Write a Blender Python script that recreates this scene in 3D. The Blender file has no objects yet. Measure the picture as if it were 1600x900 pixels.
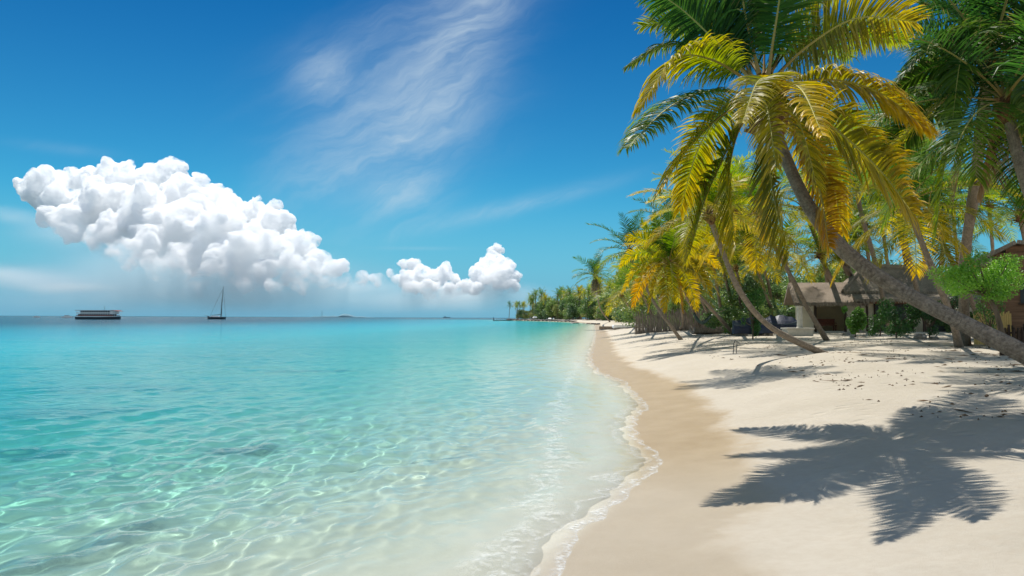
import bpy, math, random
import numpy as np
from mathutils import Vector, Matrix, Euler

scene = bpy.context.scene
col = scene.collection
R = math.radians

# ------------------------------------------------------------------ camera
F_PX, H_CAM = 1156.0, 2.4
cam_d = bpy.data.cameras.new("camera")
cam_d.lens, cam_d.sensor_width = 26.0, 36.0
cam_d.clip_start, cam_d.clip_end = 0.05, 90000.0
cam = bpy.data.objects.new("camera", cam_d)
col.objects.link(cam)
PITCH = math.atan(46.5 / F_PX)
cam.matrix_world = (Matrix.Translation((0, 0, H_CAM)) @ Matrix.Rotation(math.pi / 2 + PITCH, 4, 'X')
                    @ Matrix.Rotation(R(0.25), 4, 'Z'))
scene.camera = cam
CAM_R = cam.matrix_world.to_3x3()


def ray(px, py):
    return CAM_R @ Vector(((px - 800) / F_PX, (450 - py) / F_PX, -1.0))


def at(px, py, depth):
    """World point on the sight line of a photograph pixel, depth metres ahead (along +Y)."""
    r = ray(px, py)
    return Vector((0, 0, H_CAM)) + r * (depth / r.y)


def at_z(px, py, z):
    r = ray(px, py)
    return Vector((0, 0, H_CAM)) + r * ((z - H_CAM) / r.z)


# ------------------------------------------------------------------ small helpers
def tag(o, label=None, cat=None, group=None, kind=None):
    if label: o["label"] = label
    if cat: o["category"] = cat
    if group: o["group"] = group
    if kind: o["kind"] = kind
    return o


def empty(name, loc, label=None, cat=None, group=None):
    o = bpy.data.objects.new(name, None)
    col.objects.link(o)
    o.location = loc
    o.empty_display_size = 0.2
    return tag(o, label, cat, group)


def link_mesh(name, me, mats=None, parent=None, loc=None):
    if mats is not None and len(me.materials) == 0:
        for m in (mats if isinstance(mats, (list, tuple)) else [mats]):
            me.materials.append(m)
    o = bpy.data.objects.new(name, me)
    col.objects.link(o)
    if parent is not None:
        o.parent = parent
    if loc is not None:
        o.location = loc
    return o


def np_mesh(name, v, faces, attrs=None, smooth=False, mat_idx=None):
    """Mesh from numpy: v (n,3); faces (m,4) or (m,3) or a list of such arrays."""
    me = bpy.data.meshes.new(name)
    if not isinstance(faces, list):
        faces = [faces]
    faces = [np.asarray(f, dtype=np.int32) for f in faces if len(f)]
    v = np.asarray(v, dtype=np.float32)
    me.vertices.add(len(v))
    me.vertices.foreach_set("co", v.ravel())
    loops = np.concatenate([f.ravel() for f in faces])
    tot = np.concatenate([np.full(len(f), f.shape[1], dtype=np.int32) for f in faces])
    start = np.concatenate([[0], np.cumsum(tot)[:-1]]).astype(np.int32)
    me.loops.add(len(loops))
    me.loops.foreach_set("vertex_index", loops)
    me.polygons.add(len(tot))
    me.polygons.foreach_set("loop_start", start)
    if mat_idx is not None:
        me.polygons.foreach_set("material_index", np.asarray(mat_idx, dtype=np.int32))
    me.update(calc_edges=True)
    me.polygons.foreach_set("use_smooth", np.full(len(tot), bool(smooth)))
    for k, a in (attrs or {}).items():
        at_ = me.attributes.new(k, 'FLOAT', 'POINT')
        at_.data.foreach_set("value", np.asarray(a, dtype=np.float32))
    me.validate()
    return me


class MB:
    """Collects boxes, tubes, lofts into one mesh."""
    def __init__(self):
        self.v, self.f = [], []

    def add(self, verts, faces):
        n = len(self.v)
        self.v += [tuple(p) for p in verts]
        self.f += [tuple(i + n for i in f) for f in faces]
        return self

    def box(self, c, s, rz=0.0, rx=0.0, ry=0.0):
        m = Euler((rx, ry, rz)).to_matrix()
        pts = []
        for z in (-.5, .5):
            for y in (-.5, .5):
                for x in (-.5, .5):
                    pts.append(m @ Vector((x * s[0], y * s[1], z * s[2])) + Vector(c))
        return self.add(pts, [(0, 2, 3, 1), (4, 5, 7, 6), (0, 1, 5, 4), (2, 6, 7, 3), (0, 4, 6, 2), (1, 3, 7, 5)])

    def tube(self, pts, rad, n=8, cap=True):
        pts = [Vector(p) for p in pts]
        if not isinstance(rad, (list, tuple)):
            rad = [rad] * len(pts)
        vs, fs = [], []
        for i, p in enumerate(pts):
            t = (pts[min(i + 1, len(pts) - 1)] - pts[max(i - 1, 0)]).normalized()
            a = t.cross(Vector((0.13, 0.97, 0.2)) if abs(t.y) < .9 else Vector((1, 0, 0))).normalized()
            b = t.cross(a)
            for k in range(n):
                w = 2 * math.pi * k / n
                vs.append(p + (a * math.cos(w) + b * math.sin(w)) * rad[i])
        for i in range(len(pts) - 1):
            for k in range(n):
                fs.append((i * n + k, i * n + (k + 1) % n, (i + 1) * n + (k + 1) % n, (i + 1) * n + k))
        if cap:
            fs.append(tuple(range(n))[::-1])
            fs.append(tuple((len(pts) - 1) * n + k for k in range(n)))
        return self.add(vs, fs)

    def loft(self, rings, cap=True, closed=True):
        n = len(rings[0])
        vs = [p for r in rings for p in r]
        fs = []
        for i in range(len(rings) - 1):
            for k in range(n if closed else n - 1):
                fs.append((i * n + k, i * n + (k + 1) % n, (i + 1) * n + (k + 1) % n, (i + 1) * n + k))
        if cap:
            fs.append(tuple(range(n))[::-1])
            fs.append(tuple((len(rings) - 1) * n + k for k in range(n)))
        return self.add(vs, fs)

    def build(self, name, mat, parent=None, smooth=False, loc=None):
        me = bpy.data.meshes.new(name)
        me.from_pydata([tuple(p) for p in self.v], [], self.f)
        me.update()
        if smooth:
            me.polygons.foreach_set("use_smooth", [True] * len(me.polygons))
        return link_mesh(name, me, mat, parent, loc)


def fnoise(x, y, seed, wl, octv=3, gain=.5):
    """Cheap smooth 2D noise in -1..1: rotated sine products."""
    rg = np.random.RandomState(seed)
    out, a, tot = np.zeros_like(x), 1.0, 0.0
    for o in range(octv):
        s = np.zeros_like(x)
        for _ in range(4):
            th = rg.uniform(0, 2 * math.pi)
            k = 2 * math.pi / (wl * rg.uniform(.75, 1.35))
            s += np.sin((x * math.cos(th) + y * math.sin(th)) * k + rg.uniform(0, 6.28)
                        + .8 * np.sin((x * math.sin(th) - y * math.cos(th)) * k * .63 + rg.uniform(0, 6.28)))
        out += a * s / 2.6
        tot += a
        a *= gain
        wl *= .5
    return out / tot


def sstep(a, b, x):
    t = np.clip((x - a) / (b - a), 0, 1)
    return t * t * (3 - 2 * t)


# ------------------------------------------------------------------ material helpers
def new_mat(name):
    m = bpy.data.materials.new(name)
    m.use_nodes = True
    nt = m.node_tree
    nt.nodes.clear()
    return m, nt


class NT:
    """Terse node-tree builder."""
    def __init__(self, nt):
        self.nt = nt

    def n(self, typ, props=None, **ins):
        nd = self.nt.nodes.new(typ)
        for k, v in (props or {}).items():
            setattr(nd, k, v)
        for k, v in ins.items():
            key = int(k[1:]) if k[0] == 'i' and k[1:].isdigit() else k.replace('_', ' ')
            self.set(nd.inputs[key], v)
        return nd

    def set(self, sock, v):
        if hasattr(v, 'is_output') or isinstance(v, bpy.types.NodeSocket):
            self.nt.links.new(v, sock)
        elif isinstance(v, bpy.types.Node):
            self.nt.links.new(v.outputs[0], sock)
        else:
            if isinstance(v, (tuple, list)) and len(v) == 3 and sock.type == 'RGBA':
                v = (*v, 1)
            sock.default_value = v

    def math(self, op, a, b=0.0, c=None, clamp=False):
        nd = self.nt.nodes.new('ShaderNodeMath')
        nd.operation = op
        nd.use_clamp = clamp
        self.set(nd.inputs[0], a)
        self.set(nd.inputs[1], b)
        if c is not None:
            self.set(nd.inputs[2], c)
        return nd.outputs[0]

    def mix(self, f, a, b, blend='MIX'):
        nd = self.nt.nodes.new('ShaderNodeMix')
        nd.data_type = 'RGBA'
        nd.blend_type = blend
        self.set(nd.inputs[0], f)
        self.set(nd.inputs[6], a)
        self.set(nd.inputs[7], b)
        return nd.outputs[2]

    def ramp(self, f, stops, interp='LINEAR'):
        nd = self.nt.nodes.new('ShaderNodeValToRGB')
        nd.color_ramp.interpolation = interp
        els = nd.color_ramp.elements
        while len(els) < len(stops):
            els.new(0.5)
        for e, (p, c) in zip(els, stops):
            e.position = p
            if isinstance(c, (int, float)):
                c = (c, c, c)
            e.color = (*c[:3], 1)
        self.set(nd.inputs[0], f)
        return nd.outputs[0]

    def maprange(self, v, a, b, c=0., d=1., smooth=False):
        nd = self.nt.nodes.new('ShaderNodeMapRange')
        nd.interpolation_type = 'SMOOTHSTEP' if smooth else 'LINEAR'
        self.set(nd.inputs[0], v)
        for i, x in enumerate((a, b, c, d)):
            self.set(nd.inputs[1 + i], x)
        return nd.outputs[0]

    def noise(self, vec, scale, detail=4, rough=.55, dist=0., typ='3D'):
        nd = self.nt.nodes.new('ShaderNodeTexNoise')
        nd.noise_dimensions = typ
        self.set(nd.inputs['Vector'], vec)
        self.set(nd.inputs['Scale'], scale)
        self.set(nd.inputs['Detail'], detail)
        self.set(nd.inputs['Roughness'], rough)
        self.set(nd.inputs['Distortion'], dist)
        return nd.outputs[0]

    def attr(self, name, typ='GEOMETRY', out='Fac'):
        nd = self.nt.nodes.new('ShaderNodeAttribute')
        nd.attribute_name = name
        nd.attribute_type = typ
        return nd.outputs[out]

    def mapping(self, vec, scale=(1, 1, 1), loc=(0, 0, 0), rot=(0, 0, 0)):
        nd = self.nt.nodes.new('ShaderNodeMapping')
        self.set(nd.inputs['Vector'], vec)
        nd.inputs['Scale'].default_value = scale
        nd.inputs['Location'].default_value = loc
        nd.inputs['Rotation'].default_value = rot
        return nd.outputs[0]

    def pos(self):
        return self.nt.nodes.new('ShaderNodeNewGeometry').outputs['Position']

    def obj(self):
        return self.nt.nodes.new('ShaderNodeTexCoord').outputs['Object']

    def bump(self, h, strength=.3, dist=.02):
        return self.n('ShaderNodeBump', Height=h, Strength=strength, Distance=dist).outputs[0]

    def out(self, surf):
        o = self.nt.nodes.new('ShaderNodeOutputMaterial')
        self.nt.links.new(surf.outputs[0] if isinstance(surf, bpy.types.Node) else surf, o.inputs['Surface'])


def pbsdf(name, colr, rough=.7, spec=.3, metal=0.0, var=.25, scale=6., bump=.0, bscale=30., stretch=(1, 1, 1)):
    """Principled with noise-broken colour and an optional bump."""
    m, nt = new_mat(name)
    N = NT(nt)
    vec = N.mapping(N.obj(), scale=stretch)
    nz = N.noise(vec, scale, 5, .6)
    c = N.mix(N.maprange(nz, .3, .7), tuple(x * (1 - var) for x in colr), tuple(min(1, x * (1 + var)) for x in colr))
    b = N.n('ShaderNodeBsdfPrincipled', Base_Color=c, Roughness=rough, Metallic=metal)
    b.inputs['Specular IOR Level'].default_value = spec
    if bump:
        N.set(b.inputs['Normal'], N.bump(N.noise(vec, bscale, 4, .6), bump, .05))
    N.out(b)
    return m

# ------------------------------------------------------------------ light, sky
SUN_TO = Vector((-0.8, 2.9, 5.9)).normalized()
sun_el = math.asin(SUN_TO.z)
sun_az = math.atan2(SUN_TO.x, SUN_TO.y)          # from +Y towards +X
sun_d = bpy.data.lights.new("sun", 'SUN')
sun_d.energy, sun_d.angle, sun_d.color = 5.0, R(0.55), (1.0, 0.95, 0.87)
sun = bpy.data.objects.new("sun", sun_d)
col.objects.link(sun)
sun.rotation_euler = (-SUN_TO).to_track_quat('-Z', 'Y').to_euler()
sun.location = (0, 0, 60)
sun_d.cycles.is_caustics_light = True

world = bpy.data.worlds.new("World")
scene.world = world
world.use_nodes = True
W = NT(world.node_tree)
world.node_tree.nodes.clear()
sky = W.n('ShaderNodeTexSky', {'sky_type': 'NISHITA', 'sun_disc': False, 'sun_elevation': sun_el,
                               'sun_rotation': sun_az, 'altitude': 0.0, 'air_density': 1.0, 'dust_density': .25,
                               'ozone_density': 2.5})
gen = W.nt.nodes.new('ShaderNodeTexCoord').outputs['Generated']
sep = W.n('ShaderNodeSeparateXYZ', Vector=gen)
dx, dy, dz = sep.outputs
# direction in "tan" coordinates: u = x/y, w = z/y (valid in front), used for the high thin cloud
yy = W.math('MAXIMUM', dy, 0.05)
u = W.math('DIVIDE', dx, yy)
w_ = W.math('DIVIDE', dz, yy)
uw = W.n('ShaderNodeCombineXYZ', X=u, Y=w_, Z=0.0).outputs[0]
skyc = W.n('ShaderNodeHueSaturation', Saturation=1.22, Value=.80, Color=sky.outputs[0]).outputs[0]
skyc = W.mix(1.0, skyc, W.ramp(W.math('MULTIPLY', dz, 1.0, clamp=True), [(0, (.45, 1.0, 1.0)), (.15, (.22, .86, .97)), (.42, (.05, .51, .76)), (.55, (.8, 1.0, 1.1)), (1, (1.5, 1.4, 1.3))]), 'MULTIPLY')  # upper sky out of frame brightened and warmed, added to lighten the shadows
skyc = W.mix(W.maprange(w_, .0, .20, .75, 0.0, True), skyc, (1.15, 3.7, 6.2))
# the unseen half of the sky behind the viewer is brightened as added shadow fill
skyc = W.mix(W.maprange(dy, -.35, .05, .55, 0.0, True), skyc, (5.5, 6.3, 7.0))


def blob(cu, cw, ru, rw, rot):
    v = W.mapping(uw, loc=(0, 0, 0))
    a = W.math('SUBTRACT', u, cu)
    b = W.math('SUBTRACT', w_, cw)
    c, s = math.cos(rot), math.sin(rot)
    p = W.math('ADD', W.math('MULTIPLY', a, c / ru), W.math('MULTIPLY', b, s / ru))
    q = W.math('ADD', W.math('MULTIPLY', a, -s / rw), W.math('MULTIPLY', b, c / rw))
    r2 = W.math('ADD', W.math('MULTIPLY', p, p), W.math('MULTIPLY', q, q))
    return W.math('POWER', 2.718, W.math('MULTIPLY', r2, -1.0))


def px_uw(px, py):
    r = ray(px, py)
    return r.x / r.y, r.z / r.y


def pblob(px, py, rx, ry, deg):
    cu, cw = px_uw(px, py)
    return blob(cu, cw, rx / F_PX, ry / F_PX, R(deg))


def addn(*a):
    o = a[0]
    for x in a[1:]:
        o = W.math('ADD', o, x)
    return o


warp = W.noise(W.mapping(uw, scale=(3, 3, 1)), 2.0, 3, .5)
warp3 = W.n('ShaderNodeTexNoise', {'noise_dimensions': '3D'}, Vector=uw, Scale=7.0, Detail=4.0, Roughness=.55).outputs[1]
wuv = W.n('ShaderNodeVectorMath', {'operation': 'MULTIPLY_ADD'}, i0=warp3, i1=(.11, .10, 0), i2=uw).outputs[0]
fib = W.noise(W.mapping(W.mapping(wuv, rot=(0, 0, R(-30))), scale=(2.8, 14, 1)), 1.5, 9, .60, .25)
fib2 = W.noise(W.mapping(W.mapping(wuv, rot=(0, 0, R(-12))), scale=(6, 34, 1)), 1.5, 6, .65, .2)
mask = addn(pblob(590, 210, 165, 100, 35), pblob(715, 85, 175, 62, 66), W.math('MULTIPLY', pblob(505, 120, 45, 40, 0), .8),
            W.math('MULTIPLY', pblob(605, 300, 80, 34, 0), .85), W.math('MULTIPLY', pblob(790, 325, 150, 13, 14), .75),
            W.math('MULTIPLY', pblob(690, 20, 200, 50, 20), .5),
            W.math('MULTIPLY', pblob(95, 232, 70, 9, -6), .25), W.math('MULTIPLY', pblob(650, 388, 60, 3, 0), .3))
cir = W.math('MULTIPLY', mask, W.maprange(fib, .32, .72, .30, 1.0, True))
cir = W.math('MULTIPLY', cir, W.maprange(fib2, .25, .75, .72, 1.1))
cir = W.math('MULTIPLY', cir, .52, clamp=True)
skyc = W.mix(cir, skyc, (5.3, 6.4, 7.1))
# low bank of rain haze under the cumulus (left) thinning to the right
hz = W.math('MULTIPLY', W.maprange(w_, .0, .085, 1.0, 0.0, True), W.maprange(u, -.75, .25, .75, .3))
hzn = W.maprange(W.noise(W.mapping(uw, scale=(3, 22, 1)), 2.2, 5, .5), .3, .7, .7, 1.0)
hz = W.math('MULTIPLY', hz, hzn)
hz = addn(hz, W.math('MULTIPLY', pblob(60, 440, 110, 20, -8), .42), W.math('MULTIPLY', pblob(290, 425, 230, 55, -12), .5))
skyc = W.mix(W.math('MINIMUM', hz, .85), skyc, (1.45, 3.55, 5.1))
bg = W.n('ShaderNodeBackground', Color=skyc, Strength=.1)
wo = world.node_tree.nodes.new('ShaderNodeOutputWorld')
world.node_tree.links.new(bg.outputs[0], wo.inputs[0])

scene.view_settings.view_transform = 'Standard'
scene.view_settings.look = 'None'
scene.view_settings.gamma = 1
scene.view_settings.exposure = 0.2
scene.render.engine = 'CYCLES'
cy = scene.cycles
cy.max_bounces, cy.diffuse_bounces, cy.glossy_bounces = 40, 3, 4
cy.volume_bounces = 40
cy.transmission_bounces, cy.transparent_max_bounces = 6, 24
cy.sample_clamp_indirect = 6.0
cy.use_denoising = True
try:
    cy.denoiser = 'OPENIMAGEDENOISE'
except Exception:
    pass

# ------------------------------------------------------------------ shoreline and terrain
SHORE_PX = [(862, 899), (905, 850), (968, 798), (982, 768), (1012, 742), (1019, 712), (1002, 690), (997, 662),
            (1008, 632), (990, 607), (962, 592), (936, 580), (922, 562), (926, 546), (931, 530), (932, 518), (930, 511)]
shore = [(-9, -60), (-5.0, -20), (-1.6, 0), (-.1, 5.0)] + [tuple(at_z(x, y, 0.0)[:2]) for x, y in SHORE_PX]
shore += [(34, 300), (37, 380), (31, 480), (14, 590), (-3, 665), (-6, 690), (2, 730), (60, 800), (400, 1000), (6000, 4000)]


def smooth_poly(p, it=2):
    for _ in range(it):
        q = [p[0]]
        for a, b in zip(p[:-1], p[1:]):
            q += [(a[0] * .75 + b[0] * .25, a[1] * .75 + b[1] * .25), (a[0] * .25 + b[0] * .75, a[1] * .25 + b[1] * .75)]
        p = q + [p[-1]]
    return p


SH = np.array(smooth_poly(shore, 1))


def shore_d(x, y):
    """Signed distance to the waterline, positive on land (right of the line as it runs away from the camera)."""
    x = np.asarray(x, dtype=np.float64); y = np.asarray(y, dtype=np.float64)
    shp = x.shape
    x, y = x.ravel(), y.ravel()
    best = np.full(x.shape, 1e18); sign = np.ones(x.shape)
    for (ax, ay), (bx, by) in zip(SH[:-1], SH[1:]):
        ex, ey = bx - ax, by - ay
        L = ex * ex + ey * ey
        t = np.clip(((x - ax) * ex + (y - ay) * ey) / L, 0, 1)
        px_, py_ = x - (ax + t * ex), y - (ay + t * ey)
        d2 = px_ * px_ + py_ * py_
        cr = ex * (y - ay) - ey * (x - ax)
        upd = d2 < best
        best = np.where(upd, d2, best)
        sign = np.where(upd, np.where(cr < 0, 1.0, -1.0), sign)
    return (np.sqrt(best) * sign).reshape(shp)


def axis(lo, hi, near, growth, c):
    """Grid lines from lo to hi, spacing `near` at c and growing with the distance from c."""
    up = [c]
    while up[-1] < hi:
        up.append(up[-1] + max(near, (up[-1] - c) * growth))
    dn = [c]
    while dn[-1] > lo:
        dn.append(dn[-1] - max(near, (c - dn[-1]) * growth))
    return np.array(sorted(set(dn[1:] + up)))


def grid_mesh(X, Y):
    gx, gy = np.meshgrid(X, Y)
    ny, nx = gx.shape
    i = np.arange(ny * nx).reshape(ny, nx)
    f = np.stack([i[:-1, :-1], i[:-1, 1:], i[1:, 1:], i[1:, :-1]], -1).reshape(-1, 4)
    return gx.ravel(), gy.ravel(), f


PD = [-20000, -2500, -700, -350, -170, -90, -50, -18, -9, -5, -2.5, -1.0, 0, 1.2, 2.4, 4.0, 6.0, 9.0, 14, 22, 60, 400, 9000]
PZ = [-40, -40, -30, -22, -14, -6.5, -3.6, -1.75, -1.0, -.56, -.24, -.07, 0, .12, .30, .62, .86, 1.08, 1.26, 1.36, 1.5, 3, 4]


def height(x, y, fine=True):
    x = np.asarray(x, dtype=np.float64); y = np.asarray(y, dtype=np.float64)
    d = shore_d(x, y)
    dist = np.hypot(x, y)
    far = sstep(60, 350, dist)
    dn = d + (fnoise(x, y, 3, 3.4, 3) * .20 + fnoise(x, y, 4, 1.1, 2) * .07) * (1 - far)
    z = np.interp(dn, PD, PZ)
    land = sstep(1.5, 6, d)
    z = z + land * (fnoise(x, y, 11, 6.0, 2) * .045 + fnoise(x, y, 12, 1.2, 2) * .014 * sstep(3, 10, d) * (1 - far))
    z = z + sstep(-1.5, -6, d) * fnoise(x, y, 14, 5.0, 3) * .06
    return z, d


def ground(x, y):
    return float(height(np.array([x]), np.array([y]))[0][0])


def g_at(px, py):
    """Ground point seen at a pixel (marching along the sight line)."""
    r = ray(px, py); r = r / r.y
    ys = np.concatenate([np.linspace(4, 60, 600), np.linspace(60, 900, 1500)])
    xs, zs = r.x * ys, H_CAM + r.z * ys
    hz_, _ = height(xs, ys)
    k = np.argmax(zs <= np.maximum(hz_, 0))
    if zs[k] > max(hz_[k], 0): k = len(ys) - 1
    return Vector((xs[k], ys[k], hz_[k]))


X = axis(-16000, 16000, .11, .022, 3.5)
Y = axis(-60, 24000, .11, .020, 8.0)
gx, gy, f = grid_mesh(X, Y)
gz, gd = height(gx, gy)
v = np.stack([gx, gy, gz], -1)
wetd = gd + fnoise(gx, gy, 21, 5.0, 3) * .38
weed = np.zeros_like(gx)
for px_, py_, rx_, ry_, rot_ in ((62, 649, 2.6, 1.4, .1), (170, 611, 3.2, 1.8, 0), (372, 711, .85, .60, .3), (30, 712, 1.1, .6, .2), (205, 838, .55, .26, .5), (130, 868, .65, .28, .55),
                                 (60, 893, .7, .28, .5), (560, 742, .35, .12, .4), (690, 735, .9, .06, .5), (260, 560, 6, 2, 0), (480, 585, 2.4, .8, .1)):
    q = at_z(px_, py_, -.25)
    nr_ = (abs(gx - q.x) < 14) & (abs(gy - q.y) < 14)
    ax_, ay_ = gx[nr_] - q.x, gy[nr_] - q.y
    u__ = (ax_ * math.cos(rot_) + ay_ * math.sin(rot_)) / rx_
    v__ = (-ax_ * math.sin(rot_) + ay_ * math.cos(rot_)) / ry_
    r_ = np.sqrt(u__ ** 2 + v__ ** 2) + fnoise(gx[nr_], gy[nr_], 90, min(rx_, ry_) * 1.4, 3) * .35
    weed[nr_] = np.maximum(weed[nr_], sstep(1.25, .55, r_))
ter = np_mesh("beach", v, f, {"shore": gd, "wet": wetd, "weed": weed}, smooth=True)

m, nt = new_mat("coral sand")
N = NT(nt)
P = N.pos()
wet = N.attr("wet")
sh = N.attr("shore")
n1 = N.noise(P, .55, 5, .6)
n2 = N.noise(P, 9.0, 5, .65)
n3 = N.noise(P, 160.0, 3, .6)
dry = N.mix(N.maprange(n1, .3, .7), (.475, .425, .34), (.545, .495, .41))
dry = N.mix(N.maprange(n2, .35, .75, 0, .35), dry, (.40, .32, .23))
dry = N.mix(N.maprange(n3, .3, .7, 0, .25), dry, (.58, .53, .44))
wetc = N.mix(N.maprange(N.noise(P, 1.4, 4, .6), .3, .7), (.355, .262, .152), (.42, .322, .20))
f_wet = N.maprange(N.math('ADD', wet, N.maprange(N.noise(P, 3.5, 4, .6), .2, .8, -.25, .25)), 1.35, 2.0, 1.0, 0.0, True)
f_wet = N.math('MULTIPLY', f_wet, N.maprange(N.nt.nodes.new('ShaderNodeSeparateXYZ').outputs[1], 0, 1, 1, 1))
sepP = N.n('ShaderNodeSeparateXYZ', Vector=P)
near_dry = N.maprange(sepP.outputs[1], 9.0, 14.0, .45, 1.0, True)
f_wet2 = N.math('MULTIPLY', f_wet, near_dry)
under = N.maprange(sh, -.5, .05, 1.0, 0.0, True)
bed = N.mix(N.maprange(N.noise(P, .8, 4, .6), .35, .65), (.64, .61, .49), (.72, .70, .59))
patch = N.maprange(N.noise(N.mapping(P, scale=(1, .8, 1), rot=(0, 0, .5)), .33, 5, .62, .6), .60, .70, 0, .55, True)
bed = N.mix(N.math('MULTIPLY', patch, N.maprange(sh, -5.5, -3.5, 1, 0)), bed, (.20, .24, .19))
bed = N.mix(N.math('MULTIPLY', N.attr('weed'), N.maprange(N.noise(P, 7, 5, .6), .3, .6, .55, .95)), bed, (.075, .11, .095))
c = N.mix(f_wet2, dry, wetc)
c = N.mix(under, c, bed)
rough = N.maprange(f_wet, 0, 1, .95, .42)
b = N.n('ShaderNodeBsdfPrincipled', Base_Color=c, Roughness=rough)
N.set(b.inputs['Specular IOR Level'], N.maprange(f_wet, 0, 1, .12, .22))
vor = N.n('ShaderNodeTexVoronoi', {'feature': 'SMOOTH_F1'}, Vector=N.mapping(P, scale=(1.6, 2.4, 1)), Scale=1.0, Randomness=1.0, Smoothness=.4).outputs[0]
dim = N.math('MULTIPLY', N.maprange(vor, .08, .34, 0, 1, True), N.maprange(N.noise(P, .25, 3, .5), .42, .6, .0, 1.3))
hgt = N.math('ADD', N.math('MULTIPLY', N.math('ADD', N.noise(P, 5.0, 6, .66), dim), N.maprange(wet, 2.2, 7.5, .12, 1.0)), N.math('MULTIPLY', n3, .18))
N.set(b.inputs['Normal'], N.bump(hgt, .85, .085))
N.out(b)
beach = link_mesh("beach", ter, m)
tag(beach, "white sand beach running beside the turquoise water", "beach", kind="structure")
beach.cycles.is_caustics_receiver = True

# ------------------------------------------------------------------ water
X = axis(-16000, 7000, .035, .0115, 0.5)
Y = axis(-40, 24000, .035, .0095, 8.0)
gx, gy, f = grid_mesh(X, Y)
gd = shore_d(gx, gy)
gzb0, _ = height(gx, gy)
keep = (gzb0[f].min(1) < .02)
f = f[keep]
used = np.unique(f)
re = np.full(len(gx), -1); re[used] = np.arange(len(used))
f = re[f]; gx, gy, gd = gx[used], gy[used], gd[used]
gzb, _ = height(gx, gy)


def waves(x, y, d):
    rg = np.random.RandomState(5)
    z = np.zeros_like(x)
    dist = np.hypot(x, y - 0)
    for i in range(44):
        wl = 10 ** rg.uniform(math.log10(.17), math.log10(1.7))
        th = rg.normal(-.32, .62)                  # travel roughly towards the beach
        k = 2 * math.pi / wl
        a = .0082 * wl ** .92 * rg.uniform(.5, 1.2)
        ph = rg.uniform(0, 6.28)
        warpd = .5 * fnoise(x, y, 100 + i, wl * 4.5, 1)
        damp = np.clip(1.3 - dist * .0105 * 1.2 / wl, 0, 1) * (1 - .5 * sstep(12, 24, dist))    # only what the grid can carry
        z += damp * a * np.sin((x * math.cos(th) + y * math.sin(th)) * k + ph + 1.6 * warpd)
    return z


wz = np.zeros_like(gx)
nr = np.hypot(gx, gy) < 110
wz[nr] = waves(gx[nr], gy[nr], gd[nr])
depth0 = np.clip(-gzb, 0, None)
amp = np.clip(depth0 / .35, .0, 1.0) * .9 + .1 * sstep(0, .05, depth0)
z = wz * amp
# a low breaking ripple, half dissolved into foam, running obliquely out from the waterline
BR_PX = [(770, 899), (812, 850), (838, 800), (858, 740), (866, 690), (872, 640), (884, 604), (902, 574), (918, 552), (925, 535)]
BR = np.array(smooth_poly([tuple(at_z(x, y, 0.0)[:2]) for x, y in BR_PX], 1))


def line_d(x, y, pl):
    best = np.full(x.shape, 1e18)
    for (ax, ay), (bx, by) in zip(pl[:-1], pl[1:]):
        ex, ey = bx - ax, by - ay
        t = np.clip(((x - ax) * ex + (y - ay) * ey) / (ex * ex + ey * ey), 0, 1)
        best = np.minimum(best, (x - ax - t * ex) ** 2 + (y - ay - t * ey) ** 2)
    return np.sqrt(best)


near = (np.hypot(gx, gy) < 160)
bd = np.full(gx.shape, 99.0)
bd[near] = line_d(gx[near], gy[near], BR)
bdw = bd + fnoise(gx, gy, 55, 1.3, 3) * .22
z = z + .022 * np.exp(-(bdw / .28) ** 2) + .004
thick = z - gzb                                 # water over sand, metres
edge = np.exp(-((thick - .004 + fnoise(gx, gy, 60, .8, 3) * .009) / .0068) ** 2)
old = np.exp(-((thick - .030 + fnoise(gx, gy, 61, 1.6, 3) * .020) / .005) ** 2) * .55
edge = np.maximum(edge, old) * sstep(200, 60, np.hypot(gx, gy))
foam_b = np.exp(-(bdw / (.20 + .25 * np.clip(fnoise(gx, gy, 57, 2.2, 2), 0, 1))) ** 2) * sstep(40, 15, np.hypot(gx, gy) * .6)
v = np.stack([gx, gy, z], -1)
wat = np_mesh("sea", v, f, {"shore": gd, "depth": depth0, "foam_edge": edge, "foam_break": foam_b}, smooth=True)

m, nt = new_mat("sea water")
N = NT(nt)
P = N.pos()
dep = N.attr("depth")
# what the water's own depth does to light: tint of the light that goes down and back, and scattered turquoise
tint = N.ramp(N.maprange(dep, 0, 3.0), [(0, (1, 1, 1)), (.10, (.88, .985, .955)), (.25, (.60, .94, .90)), (.5, (.28, .82, .81)), (1, (.06, .60, .66))])
body = N.ramp(N.maprange(dep, 0, 14.0), [(0, (.78, .78, .68)), (.012, (.70, .80, .67)), (.04, (.36, .68, .58)), (.08, (.06, .45, .42)), (.13, (.035, .37, .37)), (.35, (.010, .26, .33)), (.7, (.006, .12, .165)), (1, (.004, .055, .085))])
f_body = N.ramp(N.maprange(dep, 0, 3.0), [(0, .0), (.02, .30), (.08, .20), (.25, .16), (.5, .48), (1, .97)])
bn = N.noise(N.mapping(P, scale=(.55, 1.1, 1), rot=(0, 0, R(14))), 1.6, 6, .62, .3)
bn2 = N.noise(N.mapping(P, scale=(.035, .13, 1), rot=(0, 0, R(8))), 1.0, 6, .6)
hh = N.math('ADD', N.math('MULTIPLY', bn, N.maprange(dep, .1, 1.0, .0, .05)), N.math('MULTIPLY', bn2, N.maprange(dep, .6, 3, 0, 1.2)))
nrm = N.bump(hh, .8, 1.0)
refr = N.n('ShaderNodeBsdfRefraction', Color=tint, Roughness=0.0, IOR=1.333)
dif = N.n('ShaderNodeBsdfDiffuse', Color=body)
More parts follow.
